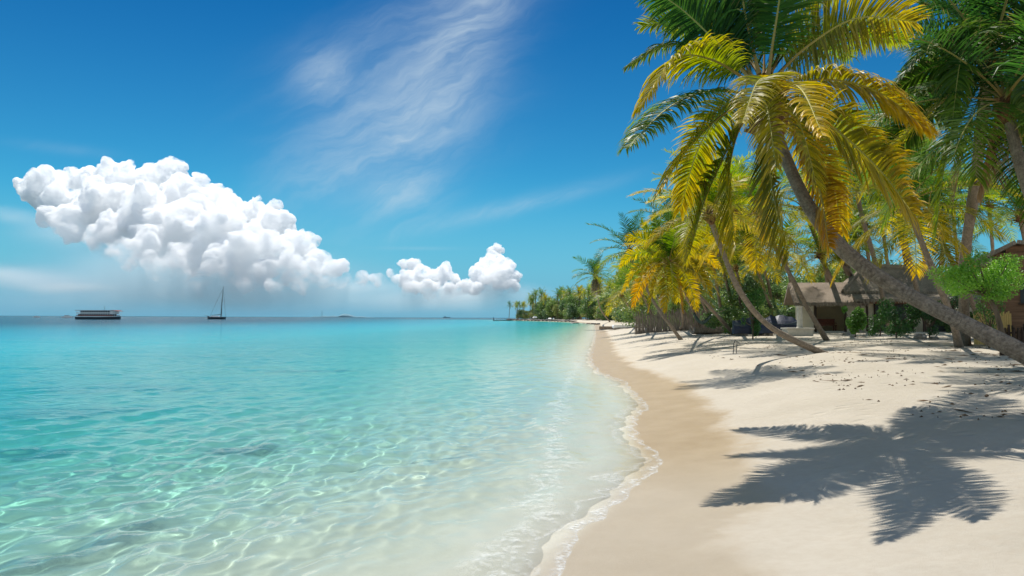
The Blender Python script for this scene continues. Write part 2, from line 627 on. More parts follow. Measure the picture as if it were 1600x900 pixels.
thin = N.n('ShaderNodeMixShader', i0=N.math('GREATER_THAN', dep, .02), i1=N.n('ShaderNodeBsdfTransparent').outputs[0], i2=refr.outputs[0])
inner = N.n('ShaderNodeMixShader', i0=f_body, i1=thin.outputs[0], i2=dif.outputs[0])
gl = N.n('ShaderNodeBsdfGlossy', Color=(1, 1, 1), Roughness=.08, Normal=nrm)
fr = N.n('ShaderNodeFresnel', IOR=1.333, Normal=nrm).outputs[0]
fr = N.math('MULTIPLY', N.math('MINIMUM', fr, .42), N.maprange(dep, 0, .30, .25, 1.0))
surf = N.n('ShaderNodeMixShader', i0=fr, i1=inner.outputs[0], i2=gl.outputs[0])
# foam
fn = N.noise(P, 16, 6, .7, .4)
fn2 = N.noise(P, 5, 5, .65, .6)
fe = N.math('MULTIPLY', N.attr("foam_edge"), N.maprange(fn, .40, .62, 0, .85))
fb = N.math('MULTIPLY', N.math('MULTIPLY', N.attr("foam_break"), N.maprange(fn2, .42, .62)), N.maprange(fn, .36, .6))
ff = N.math('MULTIPLY', N.math('MAXIMUM', fe, N.math('MULTIPLY', fb, .6)), .82, clamp=True)
foam = N.n('ShaderNodeBsdfDiffuse', Color=(.70, .72, .71))
surf = N.n('ShaderNodeMixShader', i0=ff, i1=surf.outputs[0], i2=foam.outputs[0])
N.out(surf)
sea = link_mesh("sea", wat, m)
tag(sea, "clear turquoise sea lapping the sand and darkening to the horizon", "sea", kind="structure")
sea.cycles.is_caustics_caster = True

# ------------------------------------------------------------------ cumulus clouds
def cloud_mat(x0, z0, x1, z1, fade):
    """Scattering vapour, torn at its rim and thinning out below a sloping base line (world X, Z)."""
    m, nt = new_mat("cloud vapour")
    N = NT(nt)
    P = N.pos()
    sp = N.n('ShaderNodeSeparateXYZ', Vector=P)
    nz = N.noise(P, .0042, 2, .6)
    base = N.maprange(sp.outputs[0], x0, x1, z0, z1)
    h = N.math('DIVIDE', N.math('SUBTRACT', sp.outputs[2], base), fade)
    h = N.maprange(N.math('ADD', h, N.maprange(nz, .2, .8, -.6, .6)), -.5, 1.0, .0, 1.0, True)
    d = N.math('MULTIPLY', N.math('POWER', h, 2.4), .042)
    er = N.noise(N.mapping(P, scale=(1, 1, 1.3)), .0085, 5, .62, .5)
    d = N.math('MULTIPLY', d, N.maprange(er, .36, .60, .04, 1.5, True))
    v = N.n('ShaderNodeVolumeScatter', Color=(1, 1, 1), Density=d, Anisotropy=.0)
    o = nt.nodes.new('ShaderNodeOutputMaterial')
    nt.links.new(v.outputs[0], o.inputs['Volume'])
    m.cycles.volume_step_rate = 1.0
    return m


def ico(sub):
    import bmesh
    bm = bmesh.new()
    bmesh.ops.create_icosphere(bm, subdivisions=sub, radius=1)
    bm.verts.ensure_lookup_table()
    v = np.array([q.co[:] for q in bm.verts]); f = np.array([[q.index for q in p.verts] for p in bm.faces])
    bm.free()
    return v, f


ICO2, ICO1 = ico(2), ico(1)


def build_cloud(name, blobs, depth, voxel, mat, seed, label, bill=1.0):
    rg = np.random.RandomState(seed)
    k = depth / F_PX
    sph = []
    for (px, py, r) in blobs:
        dd = depth + rg.uniform(-.4, .4) * r * k + (450 - py) * k * 2.2      # the tops lie farther back than the feet
        sph.append((np.array(at(px, py, dd)), r * .95 * dd / F_PX))
    lvl = sph
    for n, s0, s1 in ((9, .28, .66), (7, .2, .6)):
        nxt = []
        for c, r in lvl:
            for _ in range(n):
                d = rg.normal(size=3)
                d[2] = abs(d[2]) * .9 + rg.uniform(-.45, .2)
                d[1] -= .35
                d /= np.linalg.norm(d)
                nxt.append((c + d * r * rg.uniform(.72, 1.02), r * (s0 + (s1 - s0) * rg.rand() ** 1.7)))
        sph = sph + nxt
        lvl = nxt
    vs, fs, off = [], [], 0
    for i, (c, r) in enumerate(sph):
        v0, f0 = ICO2 if r > 7 * voxel else ICO1
        vs.append(v0 * r + c); fs.append(f0 + off); off += len(v0)
    me = np_mesh("tmp", np.concatenate(vs), np.concatenate(fs))
    o = link_mesh("tmp", me)
    md = o.modifiers.new("r", 'REMESH'); md.mode = 'VOXEL'; md.voxel_size = voxel
    ms = o.modifiers.new("s", 'SMOOTH'); ms.iterations = 2; ms.factor = .5
    dg = bpy.context.evaluated_depsgraph_get()
    me2 = bpy.data.meshes.new_from_object(o.evaluated_get(dg))
    bpy.data.objects.remove(o); bpy.data.meshes.remove(me)
    n = len(me2.vertices)
    co = np.empty(n * 3, dtype=np.float32); me2.vertices.foreach_get("co", co); co = co.reshape(-1, 3)
    no = np.empty(n * 3, dtype=np.float32); me2.vertex_normals.foreach_get("vector", no); no = no.reshape(-1, 3)
    from mathutils import noise as mn
    sc = [(1 / 210, 60), (1 / 90, 22), (1 / 38, 13), (1 / 17, 7)]
    off_ = Vector((seed * 13.7, seed * 5.1, 0))
    dsp = np.empty(n, dtype=np.float32)
    for i, q in enumerate(co.tolist()):
        v_ = Vector(q)
        t_ = 0.0
        for f_, a_ in sc:
            t_ += a_ * (.42 - 1.5 * abs(mn.noise(v_ * f_ + off_)))       # billows: rounded outside, creased inside
        dsp[i] = t_
    co = co + no * (dsp * bill)[:, None]
    me2.vertices.foreach_set("co", co.astype(np.float32).ravel())
    me2.update()
    o = link_mesh("tmp", me2)                       # a second fusing pass closes folds left by the billows
    md = o.modifiers.new("r", 'REMESH'); md.mode = 'VOXEL'; md.voxel_size = voxel * .85
    ms = o.modifiers.new("s", 'SMOOTH'); ms.iterations = 1; ms.factor = .4
    me3 = bpy.data.meshes.new_from_object(o.evaluated_get(bpy.context.evaluated_depsgraph_get()))
    bpy.data.objects.remove(o); bpy.data.meshes.remove(me2)
    me2 = me3
    n = len(me2.vertices)
    co = np.empty(n * 3, dtype=np.float32); me2.vertices.foreach_get("co", co); co = co.reshape(-1, 3)
    me2.polygons.foreach_set("use_smooth", np.ones(len(me2.polygons), dtype=bool))
    me2.name = name
    me2.materials.clear()
    # origin at the cloud's foot
    org = co.mean(0); org[2] = co[:, 2].min()
    co2 = co - org
    me2.vertices.foreach_set("co", co2.astype(np.float32).ravel())
    me2.update()
    ob = link_mesh(name, me2, mat, loc=org.tolist())
    return tag(ob, label, "cloud", "cumulus clouds over the sea")


def zpx(px, py):
    p = at(px, py, 6000)
    return p.x, p.z


main = [(72, 302, 31), (48, 300, 17), (98, 314, 24), (100, 345, 22), (72, 340, 16), (112, 368, 16),
        (140, 290, 26), (190, 287, 27), (232, 286, 25), (268, 283, 26), (292, 310, 36), (330, 325, 32), (365, 350, 32),
        (402, 338, 22), (425, 325, 11), (432, 362, 30), (466, 388, 24), (492, 408, 18), (522, 420, 14), (538, 416, 10), (567, 436, 9),
        (590, 438, 8), (604, 436, 5), (182, 325, 40), (232, 338, 46), (290, 358, 50), (345, 380, 50), (395, 404, 46), (442, 424, 28), (482, 432, 18),
        (205, 362, 28), (148, 330, 28), (258, 378, 36), (312, 398, 36), (360, 418, 32), (410, 432, 24), (455, 440, 16), (530, 440, 10), (510, 438, 12),
        (180, 362, 26), (225, 395, 26), (280, 415, 26), (330, 432, 22), (300, 375, 30), (250, 425, 24), (310, 444, 20), (370, 448, 18), (430, 452, 13), (350, 430, 28), (160, 378, 26), (112, 352, 22), (200, 400, 26), (470, 446, 12)]
build_cloud("cumulus_cloud", main, 6000, 7.0, cloud_mat(*zpx(60, 398), *zpx(480, 470), 6000 / F_PX * 120), 3,
            "towering white cumulus bank behind the ferry and the sailing boat")
right = [(632, 412, 8), (648, 418, 12), (634, 440, 13), (660, 434, 16), (682, 432, 18), (702, 440, 13), (722, 450, 13), (742, 452, 12),
         (775, 393, 10), (768, 408, 13), (786, 416, 15), (762, 424, 18), (782, 434, 21), (803, 436, 10), (752, 440, 16), (672, 450, 18), (700, 455, 14),
         (770, 450, 16), (800, 448, 11), (640, 452, 12), (612, 428, 5), (622, 436, 8)]
build_cloud("cumulus_cloud", right, 6000, 5.0, cloud_mat(*zpx(600, 466), *zpx(830, 466), 6000 / F_PX * 36), 8,
            "smaller white cumulus with a pointed tower near the palm point", .62)


def veil(parent, name, shapes, density):
    """Thin drizzle or stratus: a closed body whose vapour thins out smoothly from a few soft centres."""
    m, nt = new_mat("thin rain haze")
    N = NT(nt)
    P = N.pos()
    wob = N.n('ShaderNodeTexNoise', Vector=N.mapping(P, scale=(1, 1, 2.5)), Scale=.0016, Detail=3.0, Roughness=.55).outputs[1]
    P = N.n('ShaderNodeVectorMath', {'operation': 'MULTIPLY_ADD'}, i0=wob, i1=(420, 0, 150), i2=P).outputs[0]
    tot, lo, hi = None, [1e9] * 3, [-1e9] * 3
    for i, (px, py, rx, ry) in enumerate(shapes):
        dd = 6300
        c = at(px, py, dd); k = dd / F_PX
        r = Vector((rx * k, 300, ry * k))
        q = N.n('ShaderNodeVectorMath', {'operation': 'SUBTRACT'}, i0=P, i1=(c.x + 210, c.y, c.z + 75)).outputs[0]
        q = N.n('ShaderNodeVectorMath', {'operation': 'DIVIDE'}, i0=q, i1=tuple(r)).outputs[0]
        l2 = N.n('ShaderNodeVectorMath', {'operation': 'DOT_PRODUCT'}, i0=q, i1=q).outputs['Value']
        g = N.math('POWER', 2.718, N.math('MULTIPLY', l2, -1.6))
        tot = g if tot is None else N.math('ADD', tot, g)
        for j in range(3):
            lo[j] = min(lo[j], c[j] - 1.75 * r[j]); hi[j] = max(hi[j], c[j] + 1.75 * r[j])
    v_ = N.n('ShaderNodeVolumeScatter', Color=(.80, .92, 1.0), Density=N.math('MULTIPLY', N.math('SUBTRACT', tot, .012), density), Anisotropy=.0)
    o_ = nt.nodes.new('ShaderNodeOutputMaterial')
    nt.links.new(v_.outputs[0], o_.inputs['Volume'])
    lo[2] = max(lo[2], 4)
    v0, f0 = ico(4)
    lo, hi = np.array(lo), np.array(hi)
    s_ = np.sign(v0) * np.abs(v0) ** .35                     # a rounded box
    v = (lo + hi) / 2 + s_ * (hi - lo) / 2 - np.array(parent.location)
    return link_mesh(name, np_mesh(name, v, f0, smooth=True), m, parent)


c1, c2 = [o for o in scene.objects if o.name.startswith("cumulus_cloud")][:2]
veil(c1, "rain_haze", [(330, 436, 260, 34), (240, 415, 150, 48), (430, 452, 190, 26), (300, 466, 300, 26), (92, 362, 62, 26), (565, 446, 90, 11), (20, 338, 34, 12)], .0013)
veil(c2, "rain_haze", [(715, 462, 120, 14), (690, 472, 140, 16), (760, 458, 70, 14)], .0017)
st = empty("low_stratus_cloud", at(60, 440, 6400), "faint flat grey cloud low at the frame edge beyond the ferry", "cloud")
veil(st, "vapour", [(40, 436, 110, 16), (-20, 425, 90, 13), (110, 448, 80, 9)], .0016)

# ------------------------------------------------------------------ palms
def leaf_mat(name, hue=1.0):
    m, nt = new_mat(name)
    N = NT(nt)
    a = N.attr("leaf_base", 'OBJECT', 'Color')
    b = N.attr("leaf_tip", 'OBJECT', 'Color')
    t, u_, r = N.attr("t"), N.attr("u"), N.attr("rnd")
    f = N.math('ADD', N.math('MULTIPLY', t, .75), N.math('MULTIPLY', u_, .45))
    f = N.maprange(N.math('ADD', f, N.maprange(r, 0, 1, -.28, .28)), .28, 1.0, 0, 1, True)
    c = N.mix(f, a, b)
    hs = N.n('ShaderNodeHueSaturation', Color=c, Value=N.maprange(r, 0, 1, .72, 1.25), Hue=N.maprange(r, 0, 1, .492, .51))
    c = hs.outputs[0]
    dry = N.maprange(N.math('ADD', u_, N.maprange(r, 0, 1, -.25, .1)), .78, .95, 0, .7)
    c = N.mix(dry, c, (.30, .20, .09))
    di = N.n('ShaderNodeBsdfDiffuse', Color=c)
    tc = N.n('ShaderNodeHueSaturation', Color=c, Value=1.55, Saturation=1.08, Hue=.492).outputs[0]
    tl = N.n('ShaderNodeBsdfTranslucent', Color=tc)
    mx = N.n('ShaderNodeMixShader', i0=.52, i1=di.outputs[0], i2=tl.outputs[0])
    gl = N.n('ShaderNodeBsdfGlossy', Color=(1, 1, 1), Roughness=.42)
    fr = N.n('ShaderNodeFresnel', IOR=1.42).outputs[0]
    fr = N.math('MULTIPLY', N.math('MINIMUM', fr, .25), .13)
    N.out(N.n('ShaderNodeMixShader', i0=fr, i1=mx.outputs[0], i2=gl.outputs[0]))
    return m


def rachis_mat():
    m, nt = new_mat("frond midrib")
    N = NT(nt)
    b = N.attr("leaf_base", 'OBJECT', 'Color')
    c = N.mix(N.maprange(N.attr("t"), 0, .5), (.30, .19, .06), N.mix(.55, b, (.50, .42, .12)))
    p = N.n('ShaderNodeBsdfPrincipled', Base_Color=c, Roughness=.6)
    p.inputs['Specular IOR Level'].default_value = .15
    N.out(p)
    return m


def trunk_mat():
    m, nt = new_mat("palm trunk bark")
    N = NT(nt)
    L, A = N.attr("len"), N.attr("ang")
    P = N.obj()
    nz = N.noise(P, 3.2, 6, .65)
    nf = N.noise(P, 22, 5, .7)
    rings = N.math('FRACT', N.math('ADD', N.math('MULTIPLY', L, 11.0), N.math('MULTIPLY', nz, 6.0)))
    scar = N.maprange(N.math('ABSOLUTE', N.math('SUBTRACT', rings, .5)), .30, .5, 0, 1, True)
    fv = N.noise(N.n('ShaderNodeCombineXYZ', X=N.math('MULTIPLY', A, 9), Y=N.math('MULTIPLY', L, .9), Z=0.0).outputs[0], 2.5, 5, .6)
    scar = N.math('MULTIPLY', scar, N.maprange(N.noise(P, 1.7, 4, .6), .42, .62))
    nm = N.noise(P, 6.5, 6, .7)
    c = N.ramp(N.math('ADD', N.math('MULTIPLY', nf, .4), N.math('ADD', N.math('MULTIPLY', fv, .2), N.math('MULTIPLY', nm, .4))), [(.30, (.075, .058, .046)), (.44, (.18, .145, .112)), (.56, (.30, .245, .19)), (.75, (.44, .37, .29))])
    c = N.mix(N.math('MULTIPLY', scar, .30), c, (.085, .064, .05))
    b = N.n('ShaderNodeBsdfPrincipled', Base_Color=c, Roughness=.9)
    b.inputs['Specular IOR Level'].default_value = .12
    h = N.math('ADD', N.math('ADD', N.math('MULTIPLY', nf, .7), N.math('MULTIPLY', fv, .25)), N.math('MULTIPLY', scar, -.35))
    N.set(b.inputs['Normal'], N.bump(h, .85, .035))
    N.out(b)
    return m


LEAF, RACHIS, TRUNK = leaf_mat("palm leaflet"), rachis_mat(), trunk_mat()
FIBRE = pbsdf("palm fibre", (.17, .09, .042), .95, .1, var=.55, scale=14, bump=.8, bscale=26, stretch=(1, 1, .3))


def catmull(pts, n):
    P = [Vector(p) for p in pts]
    P = [P[0] * 2 - P[1]] + P + [P[-1] * 2 - P[-2]]
    out = []
    segs = len(P) - 3
    for i in range(n + 1):
        t = i / n * segs
        k = min(int(t), segs - 1); t -= k
        a, b, c, d = P[k:k + 4]
        out.append(.5 * ((2 * b) + (c - a) * t + (2 * a - 5 * b + 4 * c - d) * t * t + (3 * b - a - 3 * c + d) * t ** 3))
    return out


def unit(a):
    return a / np.maximum(np.linalg.norm(a, axis=-1, keepdims=True), 1e-9)


def frond_mesh(name, pts, nleaf=60, L=.8, w=.035, droop=.55, roll=0., seed=0, rr=.03, nseg=4, start=.13, swept=1.0, lift=.25, tipdroop=0.):
    """pts: rachis points (Vector list, ~24). Leaflets in two ranks, sagging under their weight."""
    rg = np.random.RandomState(seed)
    P = np.array([p[:] for p in pts]); n = len(P)
    T = unit(np.gradient(P, axis=0))
    # parallel transported frame
    S = np.zeros_like(P)
    s0 = np.cross(T[0], (0, 0, 1.0))
    if np.linalg.norm(s0) < .15: s0 = np.cross(T[0], (0, 1.0, 0))
    s0 = s0 / np.linalg.norm(s0)
    n0 = np.cross(s0, T[0])
    s0 = s0 * math.cos(roll) + n0 * math.sin(roll)
    S[0] = s0
    for i in range(1, n):
        s = S[i - 1] - T[i] * np.dot(S[i - 1], T[i]); S[i] = s / np.linalg.norm(s)
    Nn = np.cross(S, T)
    cum = np.concatenate([[0], np.cumsum(np.linalg.norm(np.diff(P, axis=0), axis=1))]); cum /= cum[-1]
    V, F, At, Au, Ar, M = [], [], [], [], [], []
    # rachis
    ns = 5
    for i in range(n):
        rad = rr * (1 - .86 * cum[i]) * (1.7 if i == 0 else 1.25 if i == 1 else 1.0)
        for k in range(ns):
            a = 2 * math.pi * k / ns
            V.append(P[i] + S[i] * math.cos(a) * rad * 1.15 + Nn[i] * math.sin(a) * rad * .8)
    At += list(np.repeat(cum, ns)); Au += [0] * (n * ns); Ar += [.5] * (n * ns)
    for i in range(n - 1):
        for k in range(ns):
            F.append((i * ns + k, i * ns + (k + 1) % ns, (i + 1) * ns + (k + 1) % ns, (i + 1) * ns + k)); M.append(1)
    V = [np.array(V)]; off = n * ns
    # leaflets, vectorised
    s = np.repeat(np.linspace(start, .992, nleaf), 2) + rg.uniform(-.4, .4, nleaf * 2) * (.86 / nleaf)
    s = np.clip(s, .02, .998)
    sg = np.tile([1., -1.], nleaf)
    ip = lambda A: np.stack([np.interp(s, cum, A[:, j]) for j in range(3)], -1)
    p, t, sd, nn = ip(P), unit(ip(T)), unit(ip(S)), unit(ip(Nn))
    q = (s - start) / (1 - start)
    ln = L * (np.interp(q, [0, .08, .3, .6, .85, 1], [.35, .7, 1.0, .92, .62, .38])) * rg.uniform(.82, 1.1, len(s))
    ang = np.radians(np.interp(q, [0, .3, .8, 1], [8, 22, 40, 64])) * swept + rg.normal(0, .09, len(s))
    D = sd * (sg * np.cos(ang))[:, None] + t * np.sin(ang)[:, None] + nn * (lift * rg.uniform(.5, 1.3, len(s)))[:, None]
    D = unit(D)
    wind = np.array([.12, -.05, 0])
    g = droop * rg.uniform(.7, 1.35, len(s)) + rg.choice([0, .8], len(s), p=[.93, .07])
    pos = p + sd * (sg * rr * .7 * (1 - s))[:, None]
    wprof = np.interp(np.linspace(0, 1, nseg + 1), [0, .15, .45, .8, 1], [.45, 1., .9, .5, .06])
    rnd = np.clip(rg.normal(.5, .22, len(s)), 0, 1)
    rows = []
    tw = rg.normal(0, .25, len(s))
    for j in range(nseg + 1):
        Wv = unit(t - D * (t * D).sum(-1, keepdims=True))
        Wv = unit(Wv + np.cross(D, Wv) * tw[:, None])
        hw = (w * .5 * wprof[j]) * (ln / L * .4 + .6)
        rows.append(np.stack([pos - Wv * hw[:, None], pos + Wv * hw[:, None]], 1))
        pos = pos + D * (ln / nseg)[:, None]
        D = unit(D + (np.array([0, 0, -1.0]) + wind) * (g / nseg * (1 + .7 * j))[:, None])
    A = np.stack(rows, 1)                       # leaf, seg, 2, 3
    nl = len(s)
    V.append(A.reshape(-1, 3))
    base = off + np.arange(nl)[:, None] * (2 * (nseg + 1)) + np.arange(nseg)[None] * 2
    f = np.stack([base, base + 1, base + 3, base + 2], -1).reshape(-1, 4)
    F = np.concatenate([np.array(F), f]); M += [0] * len(f)
    At = np.concatenate([At, np.repeat(s, 2 * (nseg + 1))])
    Au = np.concatenate([Au, np.tile(np.repeat(np.linspace(0, 1, nseg + 1), 2), nl)])
    Ar = np.concatenate([Ar, np.repeat(rnd, 2 * (nseg + 1))])
    me = np_mesh(name, np.concatenate(V), F, {"t": At, "u": Au, "rnd": Ar}, smooth=False, mat_idx=M)
    me.materials.append(LEAF); me.materials.append(RACHIS)
    return me


PAL = {  # leaf colour near the stem, towards the tip
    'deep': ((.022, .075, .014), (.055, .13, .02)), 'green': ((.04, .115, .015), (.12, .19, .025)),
    'lime': ((.085, .18, .010), (.24, .28, .014)), 'yellow': ((.17, .22, .010), (.42, .32, .012)),
    'gold': ((.24, .23, .010), (.48, .33, .014)), 'orange': ((.34, .22, .012), (.48, .26, .02)),
    'brown': ((.24, .15, .07), (.30, .20, .11)), 'olive': ((.13, .16, .012), (.32, .26, .02)), 'grey': ((.20, .15, .10), (.26, .20, .14))}


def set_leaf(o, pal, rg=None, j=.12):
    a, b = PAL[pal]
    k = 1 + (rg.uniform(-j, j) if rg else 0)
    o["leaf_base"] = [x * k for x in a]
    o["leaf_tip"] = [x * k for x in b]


def trunk_mesh(pts, r0, r1, n=48, ns=14, flare=1.35, rough=.014, seed=0):
    C = catmull(pts, n)
    rg = np.random.RandomState(seed)
    P = np.array([c[:] for c in C]); T = unit(np.gradient(P, axis=0))
    cl = np.concatenate([[0], np.cumsum(np.linalg.norm(np.diff(P, axis=0), axis=1))])
    S = np.zeros_like(P); s0 = np.cross(T[0], (.1, 1., .05)); S[0] = s0 / np.linalg.norm(s0)
    for i in range(1, len(P)):
        s = S[i - 1] - T[i] * np.dot(S[i - 1], T[i]); S[i] = s / np.linalg.norm(s)
    B = np.cross(S, T)
    u_ = cl / cl[-1]
    rad = r0 + (r1 - r0) * u_ ** .75
    rad = rad * (1 + (flare - 1) * np.exp(-cl / .45))
    rad = rad * (1 + .07 * np.sin(cl * 1.9 + seed) + rough * rg.normal(size=len(rad)))
    a = np.arange(ns) / ns * 2 * math.pi
    lump = 1 + .05 * np.sin(a * 3 + seed)[None] * np.sin(cl * 1.1 + seed)[:, None] + rough * rg.normal(size=(len(P), ns)) * .7
    V = P[:, None] + (S[:, None] * np.cos(a)[None, :, None] + B[:, None] * np.sin(a)[None, :, None]) * (rad[:, None] * lump)[..., None]
    i = np.arange(len(P) - 1)[:, None]; k = np.arange(ns)[None]
    f = np.stack([i * ns + k, i * ns + (k + 1) % ns, (i + 1) * ns + (k + 1) % ns, (i + 1) * ns + k], -1).reshape(-1, 4)
    return V.reshape(-1, 3), f, np.repeat(cl, ns), np.tile(np.abs(np.sin(a / 2)), len(P))


def make_trunk(root, pts, r0, r1, seed=0, ns=14, n=48, **kw):
    org = root.location
    V, f, L, A = trunk_mesh([Vector(p) - org for p in pts], r0, r1, n, ns, seed=seed, **kw)
    me = np_mesh("trunk", V, f[:, ::-1], {"len": L, "ang": A}, smooth=True)
    return link_mesh("trunk", me, TRUNK, root)


def crown_fibre(root, c, r, axis_, seed=0):
    """Ragged sheath of brown fibre and old leaf bases under the crown."""
    rg = random.Random(seed)
    mb = MB()
    c = Vector(c) - root.location
    ax = Vector(axis_).normalized()
    a = ax.orthogonal().normalized(); b = ax.cross(a)
    rings = []
    for i in range(9):
        t = i / 8
        rr = r * (1.0 + 1.1 * math.sin(t * math.pi * .85)) * (1 - .55 * t)
        rings.append([c + ax * (t * 5.2 - 3.4) * r + (a * math.cos(k / 14 * 6.283) + b * math.sin(k / 14 * 6.283)) * rr * rg.uniform(.85, 1.18) for k in range(14)])
    mb.loft(rings)
    for k in range(16):                      # stubs of old petioles
        w = k * 2.4 + rg.uniform(-.2, .2)
        d = a * math.cos(w) + b * math.sin(w)
        h = rg.uniform(-2.6, .6)
        p0 = c + ax * h * r + d * r * .9
        p1 = p0 + (d * .9 + ax * rg.uniform(.3, 1.2)).normalized() * r * rg.uniform(1.2, 2.3)
        mb.tube([p0, (p0 + p1) / 2 + ax * r * .1, p1], [r * .42, r * .3, r * .12], 6)
    return mb.build("crown_fibre", FIBRE, root)


# generic fronds: unit rachis of the given start elevation and total bend, growing along +X
def unit_rachis(e0, bend, n=22, seed=0, side=0.0):
    rg = random.Random(seed)
    p = Vector((0, 0, 0)); pts = [p.copy()]
    e, az = R(e0), 0.0
    sb = rg.uniform(-.35, .35) + side
    for i in range(n):
        t = (i + .5) / n
        e -= R(bend) / n * (0.55 + .9 * t)
        e = max(e, R(-88))
        az += sb / n
        p = p + Vector((math.cos(e) * math.cos(az), math.cos(e) * math.sin(az), math.sin(e))) / n
        pts.append(p.copy())
    return pts


AGES = [(80, 30, .2), (60, 50, .3), (40, 62, .4), (18, 62, .5), (-4, 54, .6), (-30, 38, .6), (-74, 12, .35)]
LIB = {}


def frond_lib(lod, age, k):
    key = (lod, age, k)
    if key not in LIB:
        e0, bd, dr = AGES[age]
        nl, sg, wd = {'hi': (62, 4, .0115), 'mid': (38, 3, .017), 'lo': (17, 2, .040)}[lod]
        me = frond_mesh("frond", unit_rachis(e0, bd, {'hi': 22, 'mid': 14, 'lo': 8}[lod], seed=age * 7 + k), nl, .285, wd, dr * .9, seed=100 + age * 10 + k,
                        rr=.0085 if lod != 'lo' else .011, nseg=sg, lift=.3 if age < 4 else .1, roll=random.Random(age * 31 + k).uniform(-.3, .3))
        LIB[key] = me
    return LIB[key]


def add_fronds(root, crown, length, n, pals, seed, lod='mid', ages=(0, 5), az0=None, names="frond", skip=()):
    """n fronds spiralling round the crown from young (upright) to old (hanging)."""
    rg = random.Random(seed)
    c = Vector(crown) - root.location
    for i in range(n):
        t = i / max(1, n - 1)
        age = min(int(ages[0] + t * (ages[1] - ages[0] + .999)), ages[1])
        az = i * 2.39996 + rg.uniform(-.25, .25) + (az0 or 0)
        o = link_mesh(names, frond_lib(lod, age, rg.randint(0, 2)), None, root, c + Vector((0, 0, (.5 - t) * .06 * length)))
        o.rotation_euler = (rg.uniform(-.14, .14), rg.uniform(-.12, .12), az)
        s = length * rg.uniform(.86, 1.12) * (.8 if age == 0 else 1.0)
        o.scale = (s, s, s)
        pl = pals[min(int(t * len(pals) + rg.uniform(-.35, .35)), len(pals) - 1)] if t > 0 else pals[0]
        set_leaf(o, pl, rg, .2)


def palm(base_px, via, crown_px, d_crown, r0_, r1_, length, n, pals, seed, label, group=None, lod='mid', ages=(0, 5), base=None, skirt=0, ns=10, cat="palm"):
    r0, r1 = r0_ * .68, r1_ * .72
    b = Vector(base) if base is not None else g_at(*base_px)
    pts = [Vector((b.x, b.y, b.z - .25)), b]
    m = len(via) + 1
    for i, (px, py) in enumerate(via):
        pts.append(at(px, py, b.y + (d_crown - b.y) * (i + 1) / m))
    cr = at(crown_px[0], crown_px[1], d_crown)
    pts.append(cr)
    pts[0] = b + (b - pts[2]).normalized() * .3
    root = empty("palm_tree", b, label, cat, group)
    make_trunk(root, pts, r0, r1, seed, ns=ns, n=36)
    ax = (cr - pts[-2]).normalized()
    crown_fibre(root, cr, r1 * 1.15, ax, seed)
    add_fronds(root, cr + ax * r1, length, n, pals, seed, lod, ages)
    if skirt:
        add_fronds(root, cr - ax * r1 * 2, length * .7, skirt, ['brown', 'grey'], seed + 50, lod, (6, 6), names="dead_frond")
    return root


# --- the big leaning palm whose crown fills the top right
HB = Vector((at(1790, 640, 11.0).x, 11.0, 0)); HB.z = ground(HB.x, HB.y)
hero = empty("palm_tree", HB, "big leaning palm with golden hanging fronds and thick trunk reaching over the sand", "palm")
DC = 14.0
hp = [HB + Vector((.35, 0, -.3)), HB, at(1600, 553, 11.6), at(1500, 503, 12.0), at(1400, 450, 12.5), at(1320, 392, 12.9), at(1262, 318, 13.3),
      at(1225, 240, 13.7), at(1203, 185, DC)]
V, f, L, A = trunk_mesh([Vector(p) - HB for p in hp], .158, .112, 130, 28, flare=1.25, rough=.006, seed=4)
link_mesh("trunk", np_mesh("trunk", V, f[:, ::-1], {"len": L, "ang": A}, smooth=True), TRUNK, hero)
HC = at(1195, 148, DC)
crown_fibre(hero, at(1197, 160, DC), .22, (-.12, 0, 1), 2)

